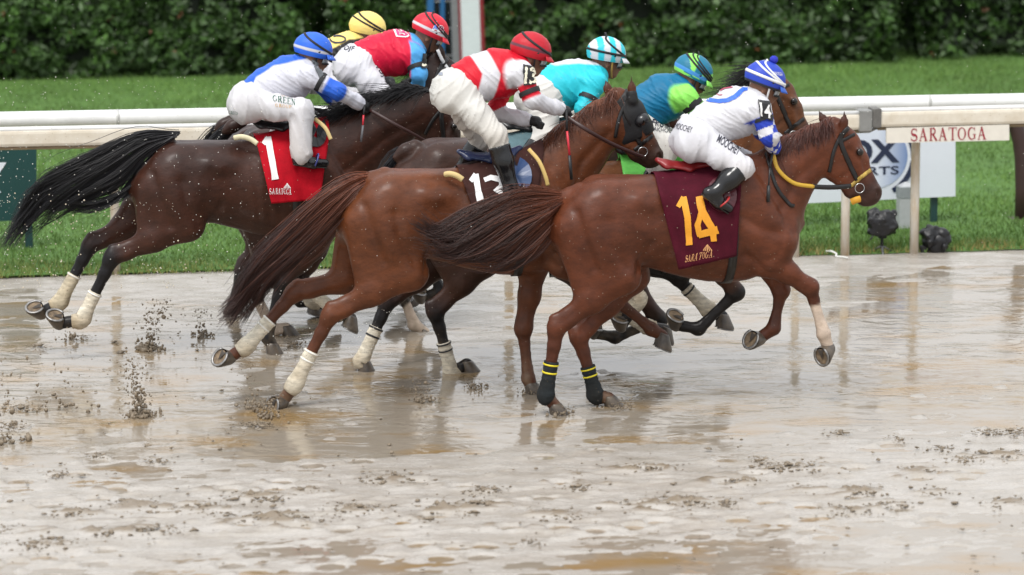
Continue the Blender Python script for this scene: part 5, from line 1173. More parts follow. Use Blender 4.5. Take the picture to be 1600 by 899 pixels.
def paint(c, m, v): m = np.clip(np.asarray(m, float), 0, 1)[:, None]; return c * (1 - m) + np.asarray(v) * m
def sf(x, w_=2.5): return np.clip(np.asarray(x) / w_ + .5, 0, 1)          # a soft-edged step
def axis_frame(deg): a = math.radians(deg); f = np.array([math.cos(a), 0, math.sin(a)]); return f, np.array([0, 1., 0]), np.array([-math.sin(a), 0, math.cos(a)])
class Rider: pass
def jockey(label, L, J, jcol, cap, pants=None, boot_top=.18, cap_extra=None, wrinkle=1., band=None, torso_r=(.135, .130, .145), faceward=1, lateral=1.08, boot_mat=None):
    R = Rider(); R.L = L
    D = dict(sN=-.165, sF=.165, eN=-.215, eF=.20, hN=-.085, hF=.06, kN=-.255, kF=.25, aN=-.295, aF=.29, tN=-.285, tF=.28)
    P = {k: L.P(v[0], v[1], v[2] if len(v) > 2 else D.get(k, 0.)) for k, v in J.items() if k in D or k in ('pel', 'ch', 'nk', 'cap')}
    e = empty('person', L.base + L.T * P['pel'][0] + np.array([0, 0, 0.]), L.ang, label, 'jockey', 'jockeys riding in the race'); R.e = e
    o = np.array([P['pel'][0], 0, 0.]); P = {k: v - o for k, v in P.items()}; R.P = P; R.o = o
    RL = Lane.__new__(Lane); RL.ang, RL.T, RL.N = L.ang, L.T, L.N; RL.base = L.base + L.T * o[0]; R.L = RL
    pel, ch, nk, hc = P['pel'], P['ch'], P['nk'], P['cap']; f, y_, up = axis_frame(J.get('look', (-15,))[0]) if isinstance(J.get('look'), tuple) else axis_frame(-15)
    ax = ch - pel; ax /= np.linalg.norm(ax); mid = pel * .5 + ch * .5
    bkn = np.array([-ax[2], 0, ax[0]])                                    # outward from the back
    tor = [(pel, mid + bkn * .015, torso_r[0], torso_r[1], lateral, .05), (mid + bkn * .015, ch, torso_r[1], torso_r[2], lateral, .05), (ch, nk * .6 + ch * .4, torso_r[2], .09, lateral, .05),
           (P['sN'], P['sF'], .064, .064, 1, .06)]
    arm = {}
    for s_ in 'NF':
        sh, el, hd = P['s' + s_], P['e' + s_], P['h' + s_]
        arm[s_] = [(sh, el, .056, .045, 1, .035), (el, el * .35 + hd * .65, .046, .038, 1, .03), (el * .35 + hd * .65, hd, .038, .028, 1, .02)]
    hips = []; legs = {}
    sgn = {'N': -1, 'F': 1}
    for s_ in 'NF':
        hip = pel + np.array([0, sgn[s_] * .085, -.0]) ; but = pel - ax * .02 - np.array([.03, 0, .03]) + np.array([0, sgn[s_] * .075, 0]); kn, an = P['k' + s_], P['a' + s_]
        hips += [(hip, but, .112, .106, 1, .05)]
        m = hip * .5 + kn * .5 + np.array([0, sgn[s_] * .01, -.01])
        legs[s_] = [(hip, m, .103, .084, 1, .05), (m, kn, .084, .064, 1, .04), (kn, kn * .6 + an * .4, .064, .060, 1, .03), (kn * .6 + an * .4, an, .060, .043, 1, .03)]
    # the body itself: one continuous figure, clothes over it
    B = Body()
    for q in tor + hips + sum(arm.values(), []) + sum(legs.values(), []): B.cap(q[0], q[1], max(q[2] - .014, .02), max(q[3] - .014, .02), q[4], q[5])
    head = hc - up * .045 + f * .005
    B.cap(nk - up * .05, head - up * .02 - f * .02, .056, .056, 1, .03); B.ball(head + up * .02, .092, .86, .03)
    B.cap(head - up * .02 + f * .03, head - up * .085 + f * .062, .062, .036, .85, .03)            # jaw and chin
    B.cap(head + f * .086 - up * .01, head + f * .108 - up * .045, .010, .016, .9, .02)            # nose
    B.cap(head + f * .085 - up * .068, head + f * .09 - up * .07, .018, .014, 1.3, .012)           # mouth
    for sg in (-1, 1): B.cap(head + np.array([0, sg * .078, 0]) - up * .02 - f * .005, head + np.array([0, sg * .084, 0]) - up * .045 - f * .01, .017, .013, .5, .01)   # ears
    for s_ in 'NF':
        B.ball(P['h' + s_], .034, 1, .02); an, to = P['a' + s_], P['t' + s_]; B.cap(an - np.array([0, 0, .02]), to, .032, .022, 1, .02)
    V, Q = B.mesh(.012)
    bc = np.tile(np.array(J.get('skin', (.19, .09, .055))), (len(V), 1)); mesh_np('body', V, Q, skin_m, e, bc)
    def wr(seed, ad, amp):
        ad = ad / np.linalg.norm(ad)
        def post(Fd, X, Y, Z):
            I, J_, K = np.nonzero(np.abs(Fd) < .035); x, y, z = X.ravel()[I], Y.ravel()[J_], Z.ravel()[K]
            t = x * ad[0] + z * ad[2]; q = -x * ad[2] + z * ad[0]
            c = np.stack([t * 26, y * 7, q * 7], -1); c2 = np.stack([(t + .5 * q) * 48, y * 12, q * 14], -1)
            Fd[I, J_, K] -= amp * wrinkle * (.0062 * ((1 - np.abs(vnoise(c * [.7, .8, .8], seed))) ** 4 - .25) + .0068 * ((1 - np.abs(vnoise(c2 * [.85, .6, .6], seed + 1))) ** 4 - .25) + .0015 * vnoise(c, seed + 2))
            return Fd
        return post
    # jersey
    B = Body()
    for q in tor + sum(arm.values(), []): B.cap(*q)
    w0 = wr(3, ax, 1.)
    def jp(Fd, X, Y, Z):
        Fd = w0(Fd, X, Y, Z); t = (X - pel[0]) * ax[0] + (Z - pel[2]) * ax[2]; q = (X - pel[0]) * bkn[0] + (Z - pel[2]) * bkn[2]
        Fd = np.maximum(Fd, -(t - .045 - .12 * np.clip(-q, -.2, .2)))
        for s_ in 'NF':
            el, hd = P['e' + s_], P['h' + s_]; d = (hd - el) / np.linalg.norm(hd - el); tt = (X - hd[0]) * d[0] + (Y - hd[1]) * d[1] + (Z - hd[2]) * d[2]
            r2 = (X - hd[0]) ** 2 + (Y - hd[1]) ** 2 + (Z - hd[2]) ** 2
            Fd = np.where(r2 < .01, np.maximum(Fd, tt + .035), Fd)
        return Fd
    V, Q = B.mesh(.0066, .010, jp); R.jV = V
    seg_t = {}
    for s_ in 'NF':
        best = np.full(len(V), 9.); tv = np.zeros(len(V))
        for i, (a, b) in enumerate(((P['s' + s_], P['e' + s_]), (P['e' + s_], P['h' + s_]))):
            d = b - a; tt = np.clip(((V - a) @ d) / (d @ d), 0, 1); Dd = np.linalg.norm(V - a - tt[:, None] * d, axis=1); m = Dd < best; best = np.where(m, Dd, best); tv = np.where(m, i + tt, tv)
        seg_t[s_] = (best, tv)
    pxx, pyy = RL.px(V[:, 0], V[:, 2], -.12)
    (bN, tN_), (bF, tF_) = seg_t['N'], seg_t['F']; A = np.where(bN < bF, tN_, tF_); bst = np.minimum(bN, bF)
    W = np.where(A < .35, sf(np.abs(V[:, 1]) - .135, .04) * sf(.12 - bst, .03), sf(.098 - bst, .025))       # how much of a sleeve
    col = jcol(V, pxx, pyy, A, W); R.jersey = mesh_np('jersey', V, Q, silk_m, e, col); R.jb = bvh_of(V, Q)
    # breeches
    B = Body()
    for q in hips: B.cap(*q)
    B.cap(pel, pel + ax * .055, torso_r[0], torso_r[0] - .004, lateral, .05)
    for s_ in 'NF':
        for q in legs[s_][:2]: B.cap(*q)
        kn, an = P['k' + s_], P['a' + s_]; B.cap(kn, kn + (an - kn) * boot_top, .064, .056, 1, .04)
        if boot_top > .7: B.cap(kn, an, .066, .062, 1, .04)
    thigh = P['kN'] - pel; w1 = wr(7, thigh, 1.15)
    def bp(Fd, X, Y, Z):
        Fd = w1(Fd, X, Y, Z); t = (X - pel[0]) * ax[0] + (Z - pel[2]) * ax[2]; q = (X - pel[0]) * bkn[0] + (Z - pel[2]) * bkn[2]
        return Fd
    V, Q = B.mesh(.0066, .004, bp); pc = np.tile(CREAM if pants is None else np.array(pants), (len(V), 1)) * (1 + .05 * fbm(V * 7, 3, 3)[:, None])
    stain = np.clip(.9 * fbm(V * [5, 5, 4] + 3, 3, 9) + 1.2 * (pel[2] - .07 - V[:, 2]) / .3 - .15, 0, 1)[:, None] * .28; pc = pc * (1 - stain) + np.array([.42, .33, .24]) * stain
    R.breeches = mesh_np('breeches', V, Q, pants_m, e, pc); R.bb = bvh_of(V, Q)
    # boots
    for s_ in 'NF':
        kn, an, to = P['k' + s_], P['a' + s_], P['t' + s_]; B = Body(); d = (an - kn) / np.linalg.norm(an - kn); st = kn + (an - kn) * min(boot_top, .86)
        B.chain([st, kn * .5 + an * .5 if boot_top < .5 else an * .95 + kn * .05, an], [.074 if boot_top < .5 else .05, .065 if boot_top < .5 else .046, .047], 1, .03)
        fw = (to - an) / np.linalg.norm(to - an); heel = an - fw * .025 + d * .035
        B.cap(an, heel, .043, .034, 1, .03); B.chain([heel + d * .012, heel * .45 + to * .55 + d * .012, to], [.034, .037, .028], .95, .03)
        V, Q = B.mesh(.008, 0, lambda Fd, X, Y, Z: np.maximum(Fd, -((X - st[0]) * d[0] + (Y - st[1]) * d[1] + (Z - st[2]) * d[2])))
        bt = mesh_np('boot', V, Q, boot_mat or boot_m, e)
        # sole
        sl = np.cross(fw, [0, 1, 0]); sl = sl if sl[2] < 0 else -sl
        V, Fc = tube_geo([heel - fw * .02 + sl * .042, heel * .5 + to * .5 + sl * .04, to + fw * .02 + sl * .026], [.028, .036, .022], 10, .22, up=sl); mesh_np('boot_sole', np.array(V), Fc, mat('boot_sole', (.02, .017, .014), .7), bt)
        # stirrup iron
        c = heel * .35 + to * .65; T_ = np.linspace(0, 2 * math.pi, 18, endpoint=False)
        mb = MB(); mb.tube([c + sl * .04 * math.cos(t) * 1.25 + np.array([0, .05 * math.sin(t), 0]) - sl * .008 for t in T_], .006, 6, closed=True).build('stirrup_iron', R_iron(J), e)
    # gloves: a palm, four curled fingers and a thumb each
    for s_ in 'NF':
        h, el = P['h' + s_], P['e' + s_]; d = (h - el) / np.linalg.norm(h - el); B = Body(); lat = np.array([0, 1., 0]); dn = np.cross(lat, d); dn = dn if dn[2] < 0 else -dn
        B.cap(h - d * .055, h + d * .0, .030, .036, 1.05, .015)
        for i, ln in enumerate((.034, .040, .038, .030)):
            q = h + d * .018 + lat * (i - 1.5) * .017; k1 = q + d * ln * .75 + dn * .008; k2 = k1 + dn * ln * .8 - d * .006; k3 = k2 - d * ln * .75 + dn * .003
            B.chain([q, k1, k2, k3], [.0105, .0100, .0095, .0085], 1, .005)
        tq = h - d * .012 + lat * (-sgn[s_]) * .030; B.chain([tq, tq + d * .028 + dn * .018 - lat * (-sgn[s_]) * .004, tq + d * .045 + dn * .030 - lat * (-sgn[s_]) * .014], [.013, .0115, .009], 1, .008)
        V, Q = B.mesh(.0055, 0, None, 1); mesh_np('glove', V, Q, J.get('glove', glove_m) if not isinstance(J.get('glove'), tuple) else glove_m, e)
    # cap over the helmet
    n, mm = 72, 36; V = []; 
    loc = []
    for i in range(mm + 1):
        th = math.radians(112) * i / mm
        for j in range(n):
            ph = 2 * math.pi * j / n; x, yy, z = math.sin(th) * math.cos(ph), math.sin(th) * math.sin(ph), math.cos(th)
            low = max(0, -z); loc.append((x, yy, z)); V.append(hc + f * x * .137 * (1 - .15 * low) + y_ * yy * .112 + up * (z * .118 - .002 * low))
    Fc = [(i * n + j, i * n + (j + 1) % n, (i + 1) * n + (j + 1) % n, (i + 1) * n + j) for i in range(mm) for j in range(n)]
    loc = np.array(loc); V = np.array(V); V = V + (.0016 * vnoise(loc * 9, 4))[:, None] * loc
    hm = mesh_np('helmet', V, Fc, helmet_m, e, cap(loc)); R.hb = bvh_of(V, Fc); R.hm = hm
    # peak
    V = []; 
    for i in range(4):
        for t in np.linspace(-.85, .85, 13):
            r_ = 1 + i * .085 * math.cos(t * 1.1); V.append(hc + f * .136 * math.cos(t) * r_ + y_ * .114 * math.sin(t) * r_ - up * (.012 + .010 * i + .02 * abs(math.sin(t)) * 0))
    Fc = [(i * 13 + j, i * 13 + j + 1, (i + 1) * 13 + j + 1, (i + 1) * 13 + j) for i in range(3) for j in range(12)]
    pk = mesh_np('peak', np.array(V), Fc, helmet_m, hm, J.get('peak', cap(np.array([[.9, 0, .1]]))[0])); q = pk.modifiers.new('thickness', 'SOLIDIFY'); q.thickness = .005
    # goggle strap round the cap, chin strap, goggles
    def cap_arc(tilt, z0, wd, m_, name, a0=0, a1=360, rr=1.02):
        pts = []; ups = []
        for a in np.radians(np.linspace(a0, a1, 48)):
            x, yy = math.cos(a), math.sin(a); z = z0 + tilt * x; k = math.sqrt(max(1 - z * z, .05)); x *= k; yy *= k
            pts.append(hc + rr * (f * x * .137 + y_ * yy * .112 + up * z * .118)); ups.append(f * x + y_ * yy + up * z)
        mb = MB(); mb.tube(pts, wd, 6, flat=.3, up=np.array(ups)); return mb.build(name, m_, hm)
    for tl, z0, wd in J.get('straps', [(-.34, .30, .009)]): cap_arc(tl, z0, wd, J.get('strap_m', elastic_m) if not isinstance(J.get('strap_m'), tuple) else elastic_m, 'goggle_strap')
    if cap_extra: cap_extra(R, hc, f, y_, up, cap_arc)
    mb = MB()
    for sg in (-1, 1): mb.tube(curve_pts([hc + y_ * sg * .104 - up * .01 + f * .02, head + y_ * sg * .078 - up * .055 + f * .03, head + y_ * sg * .03 - up * .115 + f * .055], 10), .007, 6, flat=.4, up=y_)
    mb.build('chin_strap', J.get('chin_m', elastic_m) if not isinstance(J.get('chin_m'), tuple) else elastic_m, hm)
    V = []
    for i, hz in enumerate((-.028, -.012, .012, .026)):
        for t in np.linspace(-.95, .95, 13): k = 1 - .05 * abs(i - 1.5); V.append(head + f * (.108 * math.cos(t) * k + .012) + y_ * .086 * math.sin(t) * k + up * (hz - .006))
    gg = mesh_np('goggles', np.array(V), [(i * 13 + j, i * 13 + j + 1, (i + 1) * 13 + j + 1, (i + 1) * 13 + j) for i in range(3) for j in range(12)], lens_m, e); q = gg.modifiers.new('thickness', 'SOLIDIFY'); q.thickness = .006
    mb = MB()
    for hz in (-.032, .024): mb.tube([head + f * (.108 * math.cos(t) + .014) + y_ * .087 * math.sin(t) + up * hz for t in np.linspace(-1, 1, 14)], .006, 6)
    for sg in (-1, 1): mb.tube([head + f * .06 + y_ * sg * .078 - up * .004, hc + f * .03 + y_ * sg * .108 + up * .0], .010, 6, flat=.4, up=y_)
    mb.build('goggle_frame', elastic_m, gg)
    return R
def R_iron(J): return J.get('iron', steel_m) if not isinstance(J.get('iron'), tuple) else steel_m
def arm_plate(R, quad, txt=None, m=plate_m, tm=None, t_o=None, t_ex=None, t_ey=None, strap_px=None):
    g = (np.array([(0, 0), (1, 0), (1, 1), (0, 1)], float), [(0, 1, 2, 3)]); q = np.array(quad, float)
    # bilinear plate
    n = 7; V = [((q[0] * (1 - a) + q[1] * a) * (1 - b) + (q[3] * (1 - a) + q[2] * a) * b) for b in np.linspace(0, 1, n) for a in np.linspace(0, 1, n)]
    Fc = [(i * n + j, i * n + j + 1, (i + 1) * n + j + 1, (i + 1) * n + j) for i in range(n - 1) for j in range(n - 1)]
    o = decal('arm_number', R.L, R.jb, (np.array(V), Fc), (0, 0), (1, 0), (0, 1), m, R.e, .010, 9, single=True)
    if o is None: return
    s_ = o.modifiers.new('thickness', 'SOLIDIFY'); s_.thickness = .007; s_.offset = 0
    k = len(txt or ''); t_o, t_ex = np.array(t_o or (0, 0), float), np.array(t_ex or (1, 0), float)
    for i, ch in enumerate(txt or ''):
        wd = [.34, .66] if k == 2 else [1.]; x0 = sum(wd[:i]); decal('digit', R.L, R.jb, text_geo(ch, .03), t_o + t_ex * (x0 + .03), t_ex * (wd[i] - .06) * (.62 if ch == '1' else 1), t_ey, tm or prw, o, .016, 4, single=True)
def band_on(R, s_, t, wd=.016, m=elastic_m, rad=.070, name='arm_band'):
    sh, el, hd = R.P['s' + s_], R.P['e' + s_], R.P['h' + s_]; a, b, tt = (sh, el, t) if t <= 1 else (el, hd, t - 1); d = (b - a) / np.linalg.norm(b - a); c = a + (b - a) * tt
    mb = MB(); mb.tube([c - d * wd, c, c + d * wd], [rad, rad + .002, rad], 18, cap=False); mb.build(name, m, R.e)
def whip(R, pts, vs, cols, label, radii):
    L = R.L; P = [L.P(p[0], p[1], v) for p, v in zip(pts, vs)]; o = P[0].copy(); e = empty('riding_whip', L.base + L.T * o[0] + L.N * o[1] + np.array([0, 0, o[2]]), L.ang, label, 'whip', 'riding whips held by the jockeys')
    names = ['grip', 'shaft', 'popper', 'tip']
    for i in range(len(P) - 1):
        mb = MB(); mb.tube([P[i] - o, (P[i] + P[i + 1]) / 2 - o, P[i + 1] - o], radii[i], 8, flat=.6 if i == len(P) - 2 else 1.); mb.build(names[min(i, 3)], cols[i], e)

def interp_band(y, ys, a): return np.interp(y, ys, a)
BLUE = srgb(44, 96, 200); RED = srgb(196, 18, 40); NAVYB = srgb(38, 62, 168)
# ---- rider of number 14
def c14(V, px, py, A, W):
    c = np.tile(WHITE, (len(V), 1)); fore = (A > .42) & (W > .5)
    k = (np.floor((A - .42) / .27).astype(int) + np.floor((np.arctan2(V[:, 1] + .16, V[:, 0] - V[fore].mean(0)[0]) + 7.1) / 1.05).astype(int)) % 2 == 0
    c = paint(c, fore & k, NAVYB); c = paint(c, W * sf(A - .30, .06) * sf(.42 - A, .06), NAVYB); return c
def cap14(l): c = np.tile(srgb(38, 66, 176), (len(l), 1)); c = paint(c, l[:, 2] < -.22, np.array([.02, .02, .025])); return c
white_el = mat('white_elastic', (.72, .72, .72), .6)
def extra14(R, hc, f, y, up, arc_):
    arc_(-.05, .12, .011, white_el, 'cap_band')
    bm = bmesh.new(); bmesh.ops.create_icosphere(bm, subdivisions=3, radius=.026); V = np.array([v.co[:] for v in bm.verts]); V = V * (1 + .14 * vnoise(V * 190, 3))[:, None] + hc + up * .136 + f * .012
    mesh_np('pompom', V, [[v.index for v in q.verts] for q in bm.faces], mat('pompom_blue', tuple(srgb(40, 50, 170)), .9), R.hm); bm.free()
J14 = jockey('jockey in white and blue with checked sleeves riding number 14', L14, dict(pel=(1088, 214), ch=(1152, 174), nk=(1186, 156), cap=(1195, 124), look=(-20,), sN=(1186, 170), sF=(1170, 156), eN=(1202, 214), eF=(1192, 205), hN=(1211, 236), hF=(1226, 230),
    kN=(1160, 262), kF=(1160, 252), aN=(1118, 300), aF=(1112, 290), tN=(1139, 326), tF=(1142, 312), straps=[(-.40, .36, .008), (-.52, .52, .007)], strap_m=white_el, chin_m=white_el, iron=mat('iron_red', (.45, .03, .03), .35), peak=srgb(45, 90, 185)), c14, cap14, WHITE, .16, extra14)
band_on(J14, 'N', .36); arm_plate(J14, [(1184, 157), (1201, 160), (1206, 190), (1188, 183)], '14', tm=prw, t_o=(1187.5, 181), t_ex=(16, 5), t_ey=(-1, -20))
txt_dk = mat('print_ink', (.02, .02, .035), .6)
decal('lettering', J14.L, J14.bb, text_geo('MOOCHEY', .012), (1119, 222), (34, 22), (5, -12), txt_dk, J14.breeches, .004, 4)
decal('lettering', J14.L, J14.bb, text_geo('MOOCHEY', .0), (1054, 201), (26, 7), (3, -9), txt_dk, J14.breeches, .004, 4)
blue_p = mat('print_blue', tuple(srgb(48, 100, 215)), .5)
decal('horseshoe_print', J14.L, J14.jb, stroke_geo([([(1098, 154), (1108, 157), (1122, 158.5), (1136, 157.5), (1148, 152), (1156, 145), (1161, 140), (1168, 140)], [5, 6, 6, 6.5, 7, 7, 6, 4])], 6), (0, 0), (1, 0), (0, 1), blue_p, J14.jersey, .005, 5, single=True)
decal('emblem_print', J14.L, J14.jb, stroke_geo([([(1111, 147), (1120, 146), (1132, 139), (1145, 137)], 1.6), ([(1118, 146), (1123, 149), (1129, 149)], 1.3)], 1), (0, 0), (1, 0), (0, 1), mat('print_crimson', (.4, .03, .08), .5), J14.jersey, .005, 4)
decal('lettering', J14.L, J14.hb, text_geo('SARATOGA', .0), (1207, 117), (15, 2), (0, -5), prw, J14.hm, .003, 4)
whip(J14, [(1208, 236), (1203, 262), (1201, 290), (1200, 316)], [-.15, -.2, -.22, -.23], [glove_m, mat('whip_dark', (.02, .02, .022), .4), mat('whip_popper', (.02, .02, .02), .5, noise=.8, nscale=50)], 'dark riding whip hanging from the hand of the jockey on number 14', [.008, .006, .012])

# ---- rider of number 13
def c13(V, px, py, A, W):
    c = np.tile(RED, (len(V), 1)); body = 1 - W
    ys = [70, 80, 115, 153, 170]; c = paint(c, body * sf(px - np.interp(py, ys, [722, 733, 752, 742, 735])) * sf(np.interp(py, ys, [752, 764, 780, 772, 765]) - px), WHITE)
    c = paint(c, W * sf(.42 - A, .08), WHITE); c = paint(c, W * sf(A - .95, .08), WHITE); return c
def cap13(l): c = np.tile(srgb(178, 16, 36), (len(l), 1)); c = paint(c, (l[:, 2] > .02) & (l[:, 2] < .16), srgb(95, 50, 62)); return c
J13 = jockey('jockey in red and white hoops standing high on number 13', L13, dict(pel=(712, 140), ch=(782, 114), nk=(818, 102), cap=(829, 78), look=(-16,), sN=(815, 114), sF=(800, 104), eN=(832, 156), eF=(772, 176), hN=(884, 174), hF=(838, 190), kN=(775, 212), kF=(752, 218), aN=(798, 292), aF=(722, 266), tN=(822, 302), tF=(748, 274),
    straps=[(-.40, .40, .009)], peak=srgb(178, 16, 36)), c13, cap13, CREAM, .20, torso_r=(.145, .135, .145))
band_on(J13, 'N', .72); arm_plate(J13, [(817, 102), (838, 107), (838, 132), (819, 134)], '13', tm=mat('print_ivory', (.78, .74, .58), .5), t_o=(819, 131), t_ex=(18, 1), t_ey=(0, -25))
decal('badge', J13.L, J13.bb, POLY([(0, 0), (1, 0), (1, 1), (0, 1)]), (686, 118), (6, 1), (0, -5), mat('badge_grey', (.25, .27, .33), .5), J13.breeches, .004, 4)
whip(J13, [(885, 172), (886, 205), (890, 243), (893, 281)], [-.17, -.19, -.21, -.22], [glove_m, mat('whip_red', (.6, .03, .05), .4), mat('whip_dark')], 'red riding whip with black end hanging from the hand of the jockey on number 13', [.008, .0075, .014])

# ---- rider of number 1
def c1(V, px, py, A, W):
    c = np.tile(WHITE * [.96, .97, 1.02], (len(V), 1)); body = 1 - W * sf(A - .25, .1)
    yb = np.interp(px, [355, 372, 388, 400, 430, 465, 490], [170, 165, 150, 122, 103, 95, 92]); c = paint(c, body * sf(yb - py) * sf(480 - px), BLUE)
    yt = np.interp(px, [355, 366, 400, 415], [118, 125, 96, 80]); c = paint(c, body * sf(yt - py) * sf(412 - px) * sf(px - 372), WHITE)
    c = paint(c, W * sf(A - .6, .08) * sf(1.12 - A, .08), BLUE); return c
def cap1(l): c = np.tile(srgb(40, 98, 205), (len(l), 1)); c = paint(c, (l[:, 2] > -.10) & (l[:, 2] < .06), WHITE * .95); return c
J1 = jockey('jockey in white and blue with a blue cap riding number 1', L1, dict(pel=(392, 158), ch=(455, 122), nk=(484, 106), cap=(489, 77), look=(-14,), sN=(482, 118), sF=(470, 106), eN=(527, 143), eF=(520, 150, .14), hN=(570, 166), hF=(562, 168), kN=(472, 172), kF=(462, 178), aN=(471, 243), aF=(436, 212), tN=(508, 255), tF=(464, 222),
    straps=[(-.42, .38, .009)], iron=mat('iron_blue', (.05, .06, .22), .4), peak=srgb(40, 98, 205)), c1, cap1, WHITE * [.97, .96, .94], .86)
band_on(J1, 'N', .42); arm_plate(J1, [(486, 96), (492, 94), (505, 118), (499, 123)], None, m=mat('plate_grey', (.10, .11, .12), .4))
dg = mat('print_green', (.01, .09, .05), .6)
decal('lettering', J1.L, J1.bb, serif_geo('GREEN'), (426, 158), (36, 7), (0, -9), dg, J1.breeches, .004, 4); decal('lettering', J1.L, J1.bb, serif_geo('THE'), (439, 151), (11, 1), (0, -3.5), mat('print_gold', (.55, .33, .12), .6), J1.breeches, .004, 3)
decal('lettering', J1.L, J1.bb, serif_geo('GROUP'), (430, 167), (26, 3), (0, -5), mat('print_gold'), J1.breeches, .004, 3)
decal('lettering', J1.L, J1.bb, serif_geo('GREEN'), (359, 178), (13, 2), (0, -5), dg, J1.breeches, .004, 3)
whip(J1, [(570, 164), (568, 180), (567, 196), (564, 222)], [-.14, -.17, -.18, -.19], [glove_m, mat('whip_red'), mat('whip_smoke', (.12, .12, .13), .5)], 'short red and black riding whip hanging from the hand of the jockey on number 1', [.007, .007, .010])

# ---- rider of number 5
LB = srgb(82, 160, 220)
def c5(V, px, py, A, W):
    c = np.tile(srgb(205, 22, 58), (len(V), 1)); c = paint(c, (1 - W) * sf(px - 643), LB); c = paint(c, W * sf(px - 638), LB); c = paint(c, W * sf(A - .55, .05) * sf(.66 - A, .05), RED); return c
def cap5(l): c = np.tile(srgb(205, 30, 52), (len(l), 1)); c = paint(c, (l[:, 2] > -.06) & (l[:, 2] < .10), WHITE); return c
J5 = jockey('jockey in red and light blue with a red cap, second from the hedge', L5, dict(pel=(556, 100), ch=(622, 82), nk=(655, 72), cap=(672, 46), look=(-26,), sN=(646, 86), sF=(638, 74), eN=(655, 116), eF=(650, 108), hN=(652, 142), hF=(668, 136), kN=(600, 152), kF=(596, 146), aN=(556, 212), aF=(556, 204), tN=(584, 222), tF=(584, 214),
    straps=[(-.42, .38, .008), (-.50, .56, .006)], peak=srgb(205, 30, 52)), c5, cap5, WHITE, .3)
band_on(J5, 'N', .62); arm_plate(J5, [(660, 84), (669, 86), (665, 108), (657, 107)], '5', tm=mat('print_ivory'), t_o=(657.5, 105), t_ex=(7, 1), t_ey=(2, -17))
decal('letter', J5.L, J5.jb, text_geo('B', .06), (619, 58), (22, 2), (-6, -15), prw, J5.jersey, .004, 4); decal('letter', J5.L, J5.jb, text_geo('B', .01), (621, 56.5), (17, 1.5), (-4.5, -11.5), mat('print_pink', (.60, .06, .20), .5), J5.jersey, .007, 4)
decal('lettering', J5.L, J5.bb, text_geo('PDJF', .01), (585, 107), (15, 20), (8, -5), txt_dk, J5.breeches, .004, 3); decal('lettering', J5.L, J5.bb, text_geo('PDJF', .01), (531, 80), (21, 2), (3, -9), txt_dk, J5.breeches, .004, 3)
decal('letter', J5.L, J5.hb, text_geo('AB', .08), (674, 48), (20, 4), (0, -11), prw, J5.hm, .003, 4); decal('letter', J5.L, J5.hb, text_geo('B', .01), (685.5, 47.5), (7.5, 1), (0, -7), mat('print_wine', (.18, .01, .05), .5), J5.hm, .006, 3); decal('letter', J5.L, J5.hb, text_geo('A', .01), (676, 46), (7.5, 1), (0, -7), blue_p, J5.hm, .006, 3)

# ---- rider in yellow and black, farthest
YEL = srgb(238, 212, 122)
def cD(V, px, py, A, W): c = np.tile(np.array([.01, .01, .012]), (len(V), 1)); return paint(c, sf(np.interp(px, [490, 515, 545, 600], [84, 78, 62, 58]) - py), YEL)
def capD(l): return np.tile(YEL, (len(l), 1))
JD = jockey('jockey in yellow and black with a yellow cap, farthest from the camera', LD, dict(pel=(500, 112), ch=(543, 84), nk=(562, 66), cap=(574, 43), look=(-12,), sN=(556, 88), sF=(552, 78), eN=(576, 120), eF=(574, 112), hN=(606, 132), hF=(610, 128), kN=(560, 148), kF=(556, 142), aN=(520, 196), aF=(518, 190), tN=(546, 206), tF=(544, 200),
    straps=[(-.42, .38, .008), (-.34, .18, .007)], peak=YEL), cD, capD, WHITE, .2)
decal('letter', JD.L, JD.jb, stroke_geo([(arc(528, 62, 12, 5.5, 0, 360, 18), 2.6)], 2), (0, 0), (1, 0), (0, 1), txt_dk, JD.jersey, .005, 4)

# ---- rider in turquoise
CY = srgb(44, 190, 205)
def cT(V, px, py, A, W): c = np.tile(CY, (len(V), 1)); return paint(c, (1 - W * sf(A - .1, .1)) * sf(np.interp(px, [840, 870, 905, 940, 960], [90, 104, 100, 103, 112]) - py), WHITE)
def capT(l):
    k = np.floor((np.arctan2(l[:, 1], l[:, 2] + 1e-6) + 0 * l[:, 0]) / .26) ; k = np.floor((l[:, 0] * 3.3 + .35 * l[:, 2]) + 20).astype(int) % 2 == 0
    return paint(np.tile(WHITE, (len(l), 1)), k, CY)
JT = jockey('jockey in turquoise with a striped turquoise and white cap', LT, dict(pel=(845, 150), ch=(905, 130), nk=(938, 114), cap=(947, 84), look=(-10,), sN=(930, 130), sF=(922, 118), eN=(912, 170), eF=(925, 165), hN=(958, 188), hF=(965, 185), kN=(852, 212), kF=(855, 206), aN=(812, 262), aF=(812, 256), tN=(840, 270), tF=(840, 264),
    straps=[(-.05, .10, .009), (-.62, .55, .008)], chin_m=mat('chin_tan', (.45, .25, .06), .6), peak=WHITE), cT, capT, CREAM, .3, torso_r=(.15, .145, .15))
band_on(JT, 'N', .6)

